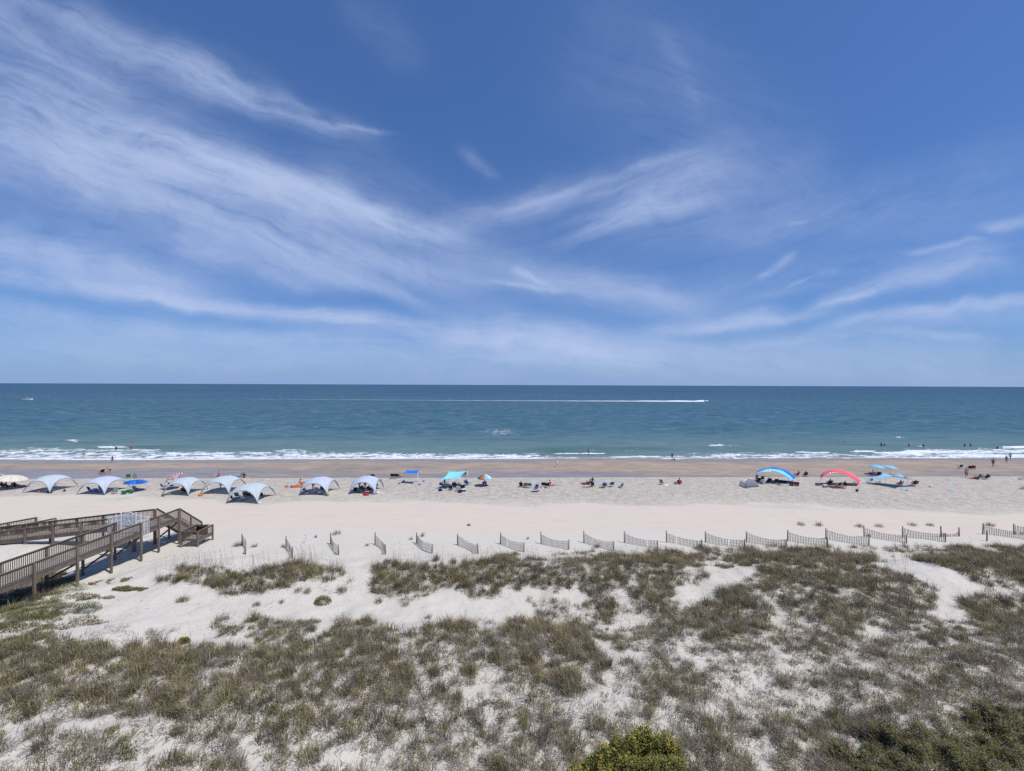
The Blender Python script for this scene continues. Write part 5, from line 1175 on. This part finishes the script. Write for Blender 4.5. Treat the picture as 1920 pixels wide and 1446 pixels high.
# shades
g_ = ground(784, 910)
sail_shade('bright blue shade cloth streaming from a single bent pole', [g_ + Vector((-2.9, 1.0, 1.75)), g_ + Vector((-.1, .4, 1.9)), g_ + Vector((.0, 2.3, 2.1)), g_ + Vector((-2.7, 2.6, 1.95))], [], [(g_ - Vector((0, 0, .3)), g_ + Vector((-.1, .4, 1.95)))], 'azure', 'wind_canopy', .2)
a_, b_ = ground(826, 918), ground(874, 916)
sail_shade('aqua stretch canopy with four peaked corners over a crowd of chairs', [a_ + Vector((-.2, 0, 1.45)), b_ + Vector((-.9, .2, 1.55)), b_ + Vector((-.1, 3.0, 2.3)), a_ + Vector((.9, 3.0, 2.35))], [], [(a_ + Vector((.9, 3.0, -.3)), a_ + Vector((.9, 3.0, 2.35))), (b_ + Vector((-.1, 3.0, -.3)), b_ + Vector((-.1, 3.0, 2.3))), (a_ + Vector((-.2, 0, -.3)), a_ + Vector((-.2, 0, 1.45))), (b_ + Vector((-.9, .2, -.3)), b_ + Vector((-.9, .2, 1.55)))], 'aqua', 'stretch_canopy', .3)
arch_shade(1450, 908, 'blue and aqua arched shade ribbon over a row of chairs', [(-3.1, .95), (-3.05, 1.55), (-1.9, 2.15), (-.2, 2.35), (1.4, 1.9), (2.5, 1.15), (3.05, .45)], 2.4, ['aqua', 'azure'])
arch_shade(1575, 912, 'coral pink arched shade ribbon over people lying on the sand', [(-3.15, 1.35), (-2.7, 1.85), (-1.4, 2.35), (.2, 2.35), (1.6, 1.75), (2.6, 1.0), (3.2, .45)], 2.0, ['coral', 'coral', 'salmon'])
q_ = ground(1694, 917)
sail_shade('pale aqua sail shade held up on one white pole with its corners pegged out', [q_ + Vector((-3.2, 4.0, .75)), q_ + Vector((-.1, -.2, 1.8)), q_ + Vector((4.6, 1.6, .85)), q_ + Vector((.6, 4.4, 1.7))], [q_ + Vector((.4, 1.2, 2.45))], [(q_ + Vector((0, 0, -.3)), q_ + Vector((-.02, .1, 1.95))), (q_ + Vector((.55, 3.6, -.3)), q_ + Vector((.6, 4.2, 1.75)))], 'sky', 'sail_shade', .15, .9)
popup_tent(1404, 912.5, 'small grey blue pop up tent with a cream panel', 2.55, 1.7, 1.25, ['grey', 'sky', 'grey', 'cream'], 8)

# chairs  kind, px, py, turn, colour, label, stripe
for a in [
 ('camp',6,915,10,'maroon','maroon camp chair under the cream umbrella at the picture edge'),('camp',16,916,-20,'black','black camp chair under the middle of the cream umbrella'),('low',30,914,15,'navy','navy low chair under the right side of the cream umbrella'),
 ('camp',103,913,0,'grey','grey camp chair inside the tent farthest left'),
 ('camp',190,889,80,'black','black camp chair turned sideways on the wet sand'),
 ('low',172,922,-10,'navy','navy low chair at the left inside the lavender tent'),('low',184,925,10,'blue','blue low chair in the middle of the lavender tent'),('camp',193,921,-15,'navy','navy camp chair at the right inside the lavender tent'),
 ('low',215,926,60,'green','green and white striped chair lying low before the lavender tent','white'),('camp',256,921,-10,'grey','grey camp chair under the navy umbrella'),
 ('low',241,897,40,'green','green low chair on the wet sand by the seated person'),
 ('camp',308,917,-30,'navy','navy camp chair left of the tent with the checked umbrella'),('low',322,914,10,'black','black low chair in the shade behind that tent'),('camp',347,925,0,'black','black camp chair inside the tent with the checked umbrella'),
 ('low',449,895,150,'grey','grey low chair beside the two sunbathers at the berm'),
 ('low',439,938,-20,'navy','navy low chair at the left inside the nearest tent'),('low',446,933,10,'green','green low chair inside the nearest tent'),('low',457,939,0,'blue','blue low chair with white trim inside the nearest tent','white'),('camp',470,934,-8,'black','black camp chair in the middle of the nearest tent'),('camp',491,934,5,'black','black camp chair at the right side of the nearest tent'),('low',461,931,15,'grey','grey low chair at the back of the nearest tent'),
 ('low',571,922,0,'navy','navy low chair at the left inside the tent with the striped chair'),('low',587,927,160,'blue','blue and white striped low chair under the sixth tent','white'),('low',596,923,0,'cream','cream low chair inside the sixth tent'),('camp',607,922,-5,'navy','navy camp chair at the right inside the sixth tent'),
 ('low',667,923,20,'black','black low chair at the left inside the crowded tent'),('camp',680,921,0,'maroon','maroon camp chair inside the crowded tent'),('camp',694,922,-15,'navy','navy camp chair at the right inside the crowded tent'),('camp',700,898,0,'black','dark camp chair behind the crowded tent'),
 ('camp',737,897,2,'black','black camp chair, left of the black pair facing the sea'),('camp',745,897,-3,'black','black camp chair, right of the black pair facing the sea'),
 ('camp',829,914,-15,'blue','blue camp chair at the left under the aqua canopy'),('camp',838,916,10,'teal','teal camp chair under the aqua canopy'),('low',846,919,0,'navy','navy low chair in front under the aqua canopy'),('camp',853,914,-5,'navy','navy camp chair in the middle under the aqua canopy'),('camp',861,916,8,'grey','grey camp chair under the aqua canopy'),('camp',868,919,10,'black','black camp chair at the near right of the aqua canopy'),('camp',876,910,-20,'blue','blue camp chair at the right under the aqua canopy'),('low',858,921,20,'white','white low chair under the aqua canopy'),
 ('camp',909,912,10,'purple','purple camp chair under the multicoloured umbrella'),
 ('low',978,913,-10,'black','black low chair at the left of the open sand group'),('low',985,914,5,'grey','grey low chair in the open sand group'),('camp',993,915,0,'teal','dark teal camp chair in the open sand group'),('low',1006,917,15,'blue','blue low chair nearest in the open sand group'),('camp',1020,914,-8,'navy','navy camp chair at the right of the open sand group'),('camp',1026,915,8,'black','black camp chair next to the pink sunbather'),
 ('low',1096,909,70,'maroon','maroon low chair at the left of the brown group'),('low',1112,912,-20,'maroon','maroon low chair with a person in the brown group'),('camp',1134,915,-4,'blue','royal blue camp chair with a pink backed sitter'),('camp',1147,913,12,'blue','royal blue camp chair standing empty'),('low',1164,915,30,'teal','teal low chair at the right end of the trio'),
 ('low',1242,908,-40,'grey','lone grey low chair on the open sand'),('low',1268,908,40,'black','black low chair beside the person in red'),
 ('camp',1422,905,0,'navy','navy camp chair at the left under the blue arched shade'),('camp',1432,908,5,'white','white camp chair under the blue arched shade'),('camp',1442,906,-5,'black','black camp chair second under the blue arched shade'),('camp',1454,907,4,'black','black camp chair in the middle under the blue arched shade'),('camp',1464,909,-20,'black','black camp chair at the right under the blue arched shade'),('low',1428,901,0,'grey','grey low chair behind the pop up tent'),
 ('low',1495,893,60,'maroon','dark low chair on the berm, left of two sitters'),('low',1511,893,-20,'maroon','dark low chair on the berm, right of two sitters'),
 ('camp',1556,910,-10,'navy','navy camp chair under the coral arched shade'),('low',1571,913,15,'maroon','maroon low chair under the coral arched shade'),
 ('camp',1637,893,10,'grey','grey camp chair under the left sky blue umbrella'),('camp',1647,893,-10,'navy','navy camp chair under the sky blue umbrella pair'),
 ('low',1688,911,-10,'grey','grey low chair left of the white sail pole'),('low',1708,910,10,'white','white low chair under the sail shade'),('camp',1716,911,-10,'maroon','maroon camp chair under the sail shade'),
 ('low',1631,905,90,'aqua','aqua low chair alone before the sky blue umbrellas'),
 ('camp',1800,879,4,'navy','navy camp chair alone on the tan wet sand'),('camp',1817,881,-8,'black','black camp chair beside the red one on the wet sand'),('low',1825,880,-30,'red','red low chair tipped beside a black one on the wet sand'),
 ('camp',1836,899,5,'green','olive green camp chair on the berm at the right'),('camp',1850,899,-6,'navy','navy camp chair on the berm at the right'),('low',1830,898,30,'maroon','maroon low chair next to the lying sunbather'),
 ('low',1915,899,40,'grey','grey low chair at the right edge on the berm'),('low',1919,917,60,'black','black low chair at the right edge on the dry sand')]:
    C(*a)
# people: pose, px, py, turn, (skin, top, bottom, hair), label, scale, lift
for a in [
 ('sit',6,915,10,('tan','maroon','black','hair'),'person in maroon sitting at the left edge under the umbrella'),('sit',16,916,-20,('skin','black','black','hair'),'person in black sitting under the cream umbrella'),('sit',30,914,15,('tan','purple','navy','hair'),'person in purple sitting at the right under the cream umbrella'),
 ('walk',211,869,170,('skin','black','black','hair'),'person in black walking up from the surf at the left'),('walk',218,846,60,('tan','navy','navy','hair'),'slim dark bather wading right of the small white breaker',.95,-.3),('stand',246,843,180,('tan','red','red','hair'),'bather in red standing waist deep by the left breaker',1.0,-.7),('reach',158,855,150,('skin','red','red','hair'),'child in red splashing in the white surf',.7,-.25),('swim',64,832,180,('tan','black','black','hair'),'dark swimmer low in the water at the far left',1.0,-1.25),
 ('bend',206,888,80,('skin',None,'orange','blond'),'sunburnt person bending over beside the black chair',1.0),('sit',196,888,80,('pale','white','white','blond'),'person in white sitting low on the wet sand',.95,-.1),
 ('ground',253,897,-120,('skin','green','green','hair'),'person in a green shirt sitting on the wet sand',1.15),
 ('ground',121,922,40,('tan','maroon','black','hair'),'child crouching in the shade of the tent farthest left',.6),('sit',346,925,0,('skin','red','black','hair'),'person in red seated in the black chair inside a tent',1.0),('sit',352,922,20,('tan','black','black','hair'),'person in black at the back of that tent',.95,-.1),
 ('ground',410,894,160,('pale','pink','maroon','hair'),'person with dark hair sitting up behind the empty tent',1.1),('ground',458,896,-150,('tan','black','black','hair'),'person in black sitting on the berm',1.1),('ground',431,895,100,('pale','white','white','blond'),'pale child sitting behind the empty tent',.65),
 ('ground',565,909,-60,('skin','pink','red','hair'),'sunbather sitting by the orange float',1.15),
 ('sit',680,921,0,('skin','pink','maroon','hair'),'person in pink sitting in the crowded tent'),('sit',694,922,-15,('tan','navy','navy','hair'),'person in navy sitting in the crowded tent'),('stand',685,917,180,('tan','maroon','black','hair'),'person in maroon standing inside the crowded tent',.95),('ground',706,915,60,('tan','green','black','hair'),'person in green beside the right leg of the crowded tent',1.2),('ground',673,924,30,('skin','teal','black','hair'),'child in teal on the sand of the crowded tent',.8),
 ('ground',751,895,-70,('skin','pink','red','blond'),'sunbather lying beside the pair of black chairs',.9),
 ('sit',838,916,10,('tan',None,'navy','hair'),'bare chested person seated under the aqua canopy'),('sit',853,914,-5,('skin','blue','navy','hair'),'person in blue seated under the aqua canopy'),('sit',861,916,8,('tan','black','black','hair'),'person in black seated under the aqua canopy'),('sit',876,910,-20,('skin','teal','navy','hair'),'person in teal seated at the right of the aqua canopy'),('stand',834,913,200,('tan',None,'maroon','hair'),'tanned person standing at the left under the aqua canopy',.95),
 ('ground',873,890,30,('skin','grey','black','hair'),'person sitting on the wet sand behind the aqua canopy',1.1),
 ('sit',909,912,10,('skin','pink','purple','hair'),'person in pink and purple under the multicoloured umbrella',1.05),
 ('walk',1045,875.5,80,('pale','white','white','hair'),'person in white jogging along the wet sand'),('reach',1104,853,170,('tan','grey','navy','hair'),'bather with arm raised and a white board in the shallows',1.1,-.15),
 ('stand',1261,862,-30,('tan','navy','navy','hair'),'adult in navy standing at the edge of the surf',.95),('ground',1265,863,60,('skin','red','red','hair'),'child crouching beside the adult at the surf edge',.8),
 ('sit',978,913,-10,('skin','navy','black','hair'),'person in navy in the black chair of the open sand group'),('lie',1037,911,-80,('pale','pink','pink','blond'),'pink skinned sunbather lying beside dark chairs',1.1),('ground',1031,911,40,('pale','maroon','black','hair'),'person with dark hair sitting next to the pink sunbather',1.1),
 ('sit',1112,912,-20,('tan','maroon','maroon','hair'),'person in maroon seated in the brown group'),('sit',1105,909,50,('tan',None,'maroon','hair'),'bare chested person seated at the middle of the brown group'),('ground',1111,904,120,('tan','navy','black','hair'),'person in navy kneeling behind the brown group',1.0),('lie',1098,908,70,('tan',None,'red','hair'),'sunbather lying at the left of the brown group'),('sit',1134,915,-4,('skin','pink','pink','hair'),'person in pink seated in the royal blue chair'),
 ('ground',1275,908,-40,('tan','red','red','hair'),'person in red sitting beside a black chair on open sand',1.25),
 ('stand',1420,905,150,('skin','purple','black','blond'),'person in purple standing at the left of the blue arched shade',.9),('sit',1432,908,5,('pale','white','white','blond'),'person in white seated under the blue arched shade'),('sit',1442,906,-5,('tan','black','black','hair'),'person in black seated under the blue arched shade'),
 ('sit',1495,893,60,('tan','maroon','maroon','hair'),'sitter in maroon at the left of the berm pair'),('sit',1511,893,-20,('tan','pink','maroon','hair'),'sitter in pink at the right of the berm pair'),
 ('sit',1556,910,-10,('tan','navy','navy','hair'),'person in navy seated under the coral arched shade',1.1),('lie',1578,914,-75,('skin','teal','teal','hair'),'person in teal lying under the coral arched shade',1.1),('ground',1586,911,-60,('tan','black','maroon','hair'),'dark haired person sitting at the right under the coral shade'),
 ('swim',1585,830,90,('skin',None,'red','blond'),'swimmer with orange skin far out right of the middle',1.0,-1.2),('swim',1653,836,180,('tan','black','black','hair'),'dark swimmer, left of a close pair in the right hand swell',1.15,-1.0),('swim',1659,835,150,('tan','black','black','hair'),'dark swimmer, right of a close pair in the right hand swell',1.0,-1.2),('stand',1705,837,180,('tan','red','red','hair'),'bather in red waist deep in the right hand swell',1.0,-.85),('stand',1732,839,170,('tan','black','black','hair'),'dark bather waist deep beside a white board',1.0,-.7),('swim',1718,836,90,('pale','white','white','blond'),'bather in white low in the water between two standing ones',.9,-1.1),
 ('swim',1809,836,180,('tan','black','black','hair'),'dark swimmer, left of two heads above the foam line',1.0,-1.05),('swim',1820,836,180,('tan','navy','black','hair'),'dark swimmer, right of two heads above the foam line',1.0,-1.0),('walk',1871,843,110,('tan','black','black','hair'),'bather leaning in the surf at the right edge of the foam',1.0,-.75),
 ('walk',1863,875,140,('tan','maroon','maroon','hair'),'person in maroon walking up the wet sand at the right'),('stand',1888,868,170,('skin',None,'black','hair'),'bare chested person in black shorts at the surf edge'),('walk',1895,862,160,('tan','grey','navy','hair'),'person in grey coming out of the foam at the right'),
 ('stand',1813,896,150,('skin',None,'black','hair'),'bare chested person standing on the berm by the chairs'),('lie',1824,898,80,('pale','red','red','hair'),'sunbather in red lying by the olive chair',1.1),('sit',1836,899,5,('tan','yellow','green','hair'),'person in yellow seated in the olive green chair'),('sit',1850,899,-6,('tan','navy','navy','hair'),'person in navy seated in the navy chair at the right'),
 ('sit',1688,911,-10,('tan','black','black','hair'),'person in black seated left of the white sail pole'),('sit',1716,911,-10,('tan','maroon','pink','hair'),'person in maroon seated under the sail shade'),('ground',1637,893,20,('tan','grey','black','hair'),'person in grey sitting under the left sky blue umbrella',1.1,.25)]:
    P(*a)
# things on the sand
bucket(233, 927, 'green', 'big green tub left of the two before the navy umbrella', 1.25); bucket(247, 925, 'green', 'green tub right of the two before the navy umbrella', 1.1)
bag(93, 925, 'black', 'black bag at the front foot of the tent farthest left', .6, .32); bag(74, 924, 'orange', 'small orange bag on the sand before the first tent', .35, .25)
bag(306, 931, 'brown', 'brown bag at the left foot of the third tent', .4, .25); bag(316, 928.5, 'grey', 'grey and white bag beside the third tent', .5, .3); bag(376, 930.5, 'orange', 'orange bag at the left foot of the empty tent', .6, .3)
bag(486, 944, 'cream', 'cream bag at the front foot of the nearest tent', .5, .22); bag(538, 914, 'orange', 'orange bag by a folded chair left of the float', .5, .3); bag(615, 929, 'yellow', 'yellow bag at the right foot of the sixth tent', .5, .4)
bag(687, 929, 'red', 'red and white bag lying before the crowded tent', .75, .35); bag(709, 926, 'cream', 'cream bag at the right foot of the crowded tent', .45, .3); bag(826, 921, 'black', 'black bag left of the aqua canopy', .5, .35)
bag(863, 924, 'black', 'black bag in front of the aqua canopy', .5, .4); bag(1018, 917, 'cream', 'cream bag beside the nearest blue chair', .35, .25); bag(1127, 915, 'yellow', 'yellow bag left of the royal blue chair', .35, .3)
bag(1472, 905, 'black', 'black bag right of the blue arched shade', .7, .3); bag(1608, 922, 'black', 'small dark bag alone on the sand below the coral shade', .35, .35)
m = MB(); m.lathe([(.0, 0), (.12, .02), (.17, .15), (.12, .29), (0, .32)], 12, (0, 0, 0)); tag(m.build('beach_ball', [cm('white', 'plastic')], None, ground(576, 927)), 'white ball on the sand inside the sixth tent', 'ball')
t = thing('inflatable_float', 'orange inflatable float lying beside the sunbather', 'float', ground(558, 913), R(8)); m = MB()
m.tube([(.95 * math.cos(q), .5 * math.sin(q), .16) for q in np.linspace(0, 6.283, 25)], .15, 8); m.build('ring', cm('orange', 'plastic'), t); m = MB(); m.sheet([[(u, v, .1) for u in (-.8, 0, .8)] for v in (-.38, 0, .38)], .05); m.build('floor', cm('yellow', 'plastic'), t)
towel(548, 908, 'sky', 'pale blue towel spread left of the orange float', 1.0, 1.5, 70); towel(1250, 910, 'white', 'white towel on the sand right of the lone grey chair', .7, .7, 10); towel(1100, 914, 'grey', 'grey towel below the brown group', .8, 1.3, 60); towel(1568, 914, 'maroon', 'dark maroon blanket under the coral arched shade', 2.2, 1.6, 0)
towel(1122, 907, 'sky', 'sky blue towel beside the royal blue chair', .8, 1.4, 85); towel(270, 919, 'grey', 'grey towel right of the navy umbrella pole', .7, 1.0, 40); towel(45, 913, 'purple', 'pale purple towel right of the cream umbrella', .9, 1.2, 80)
board(1004, 922.5, 'navy', 'dark blue board lying in front of the open sand group', 1.3, .5, 10); board(1784, 920, 'aqua', 'aqua board lying alone on the dry sand at the right', .9, .5, -20); board(1694, 919, 'aqua', 'aqua board leaning at the foot of the sail pole', .7, .45, 5)
board(1100, 852, 'white', 'white board held in the shallows by the bather', 1.5, .5, 20, .1); board(1725, 838, 'white', 'white board floating beside the dark bather', 1.6, .5, 5, .08)
t = thing('wagon', 'dark red folding wagon with upright handle right of the blue shade', 'wagon', ground(1490, 911), R(-5)); m = MB(); m.add([(-.6, -.28, .25), (.6, -.28, .25), (.6, .28, .25), (-.6, .28, .25), (-.7, -.32, .6), (.7, -.32, .6), (.7, .32, .6), (-.7, .32, .6)], [(3, 2, 1, 0), (0, 1, 5, 4), (1, 2, 6, 5), (2, 3, 7, 6), (3, 0, 4, 7)]); m.build('tub', cm('maroon', 'canvas'), t)
for x in (-.45, .45):
    for y in (-.3, .3): m = MB(); m.tube([(x, y - .04, .14), (x, y + .04, .14)], .14, 12); m.build('wheel', cm('black', 'plastic'), t)
m = MB(); m.tube([(.6, 0, .3), (.85, 0, .95), (.85, -.1, 1.0), (.85, .1, 1.0)], .016, 5); m.build('handle', BLK, t)
box_cooler(1548, 914, 'grey', 'white', 'grey cooler at the left end of the coral shade'); box_cooler(870, 922, 'blue', 'white', 'blue cooler with white lid in front of the aqua canopy', 1.0, 15); box_cooler(690, 926, 'navy', 'white', 'navy cooler with white lid in the crowded tent'); box_cooler(600, 927, 'grey', 'white', 'grey cooler between chairs of the sixth tent', .9)

# ------------------------------------------------------------------ boats at sea
def boat(px, py, rz_, label, L=7.5, ttop=False):
    p_ = at(px, py, 0.0); t = thing('motor_boat', label, 'boat', p_, R(rz_)); m = MB(); P_ = []
    for q in np.linspace(0, 1, 13):
        w = L * .16 * (1 - max(0, (q - .45) / .55) ** 2.2); x = -L / 2 + L * q; top = .9 + .45 * q * q
        P_.append([(x, -w, top), (x, -w * .92, .35), (x, 0, -.3 + .5 * max(0, q - .7) * 2), (x, w * .92, .35), (x, w, top)])
    m.sheet(P_, .06); m.build('hull', mat('white_gelcoat', (.85, .86, .88), .25, .03, 2, 0, .5), t)
    m = MB(); m.sheet([[(-L * .46 + L * .8 * q, v * L * .13 * (1 - .5 * max(0, q - .6)), .62) for v in (-1, 0, 1)] for q in np.linspace(0, 1, 5)], .05); m.build('deck', mat('boat_deck', (.7, .68, .62), .6), t)
    m = MB(); m.add([(-.5, -.5, .6), (.6, -.5, .6), (.6, .5, .6), (-.5, .5, .6), (-.4, -.45, 1.5), (.3, -.4, 1.5), (.3, .4, 1.5), (-.4, .45, 1.5)], [(4, 5, 6, 7), (0, 1, 5, 4), (1, 2, 6, 5), (2, 3, 7, 6), (3, 0, 4, 7)]); m.build('console', WHITE, t)
    m = MB(); m.sheet([[(.62, -.5, 1.35), (.62, .5, 1.35)], [(.35, -.42, 1.95), (.35, .42, 1.95)]], .02); m.build('windscreen', mat('dark_glass', (.05, .07, .09), .1, .05, 3, 0, .6), t)
    m = MB(); m.box((-L / 2 - .15, 0, .75), (.45, .5, .7)); m.box((-L / 2 - .2, 0, .1), (.16, .12, 1.0)); m.build('outboard', mat('outboard_black', (.03, .03, .035), .3), t)
    if ttop:
        m = MB(); m.sheet([[(-1.2 + 2.4 * q, v, 2.75 - .05 * v * v) for v in (-1, 0, 1)] for q in (0, .5, 1)], .07); m.build('roof', WHITE, t); m = MB()
        for x in (-.8, .8):
            for y in (-.7, .7): m.tube([(x, y, .7), (x * .95, y, 2.7)], .04, 6)
        m.build('roof_frame', ALU, t)
    return t
boat(1321, 753, 4, 'small white motor boat speeding right with a long white wake', 8.5)
boat(52, 750, 0, 'white boat with raised roof lying far out at the left', 10.5, True)
p1 = at(1319, 753.5, 0.0); wm_ = bpy.data.materials.new('wake_foam'); n, l, b = nodes(wm_); b.inputs['Base Color'].default_value = (.88, .9, .92, 1); b.inputs['Roughness'].default_value = .7
tcw = n.new('ShaderNodeTexCoord'); nw = n.new('ShaderNodeTexNoise'); nw.inputs['Scale'].default_value = .25; nw.inputs['Detail'].default_value = 5; l.new(tcw.outputs['Object'], nw.inputs['Vector']); cw = n.new('ShaderNodeValToRGB'); cw.color_ramp.elements[0].color = (.7, .76, .8, 1); cw.color_ramp.elements[1].color = (.92, .93, .94, 1); l.new(nw.outputs['Fac'], cw.inputs['Fac']); l.new(cw.outputs[0], b.inputs['Base Color'])
m = MB(); rows = []
for i in range(161):
    q = i / 160; x = p1.x - 520 * q ** 1.15; yw = p1.y + 26 * q + 3 * math.sin(q * 9); age = q
    hh = (1.35 * math.exp(-q * 6.5) + .14 * math.exp(-q * 2.2)) * (1 + .35 * (float(vnoise(x * .13, 3.3, 300)) - .5) * 2) + .02; ww = (2.0 + 3.0 * min(1, q * 3)) * (1 - .9 * q)
    rows.append([(x, yw + v * ww, .015 + hh * math.exp(-(v * 1.6) ** 2) - .12 * abs(v) ** 3) for v in np.linspace(-1, 1, 9)])
m.sheet(rows, .05); tag(m.build('boat_wake', wm_), 'long white foamy wake trailing behind the speeding boat', 'wake', kind='stuff')
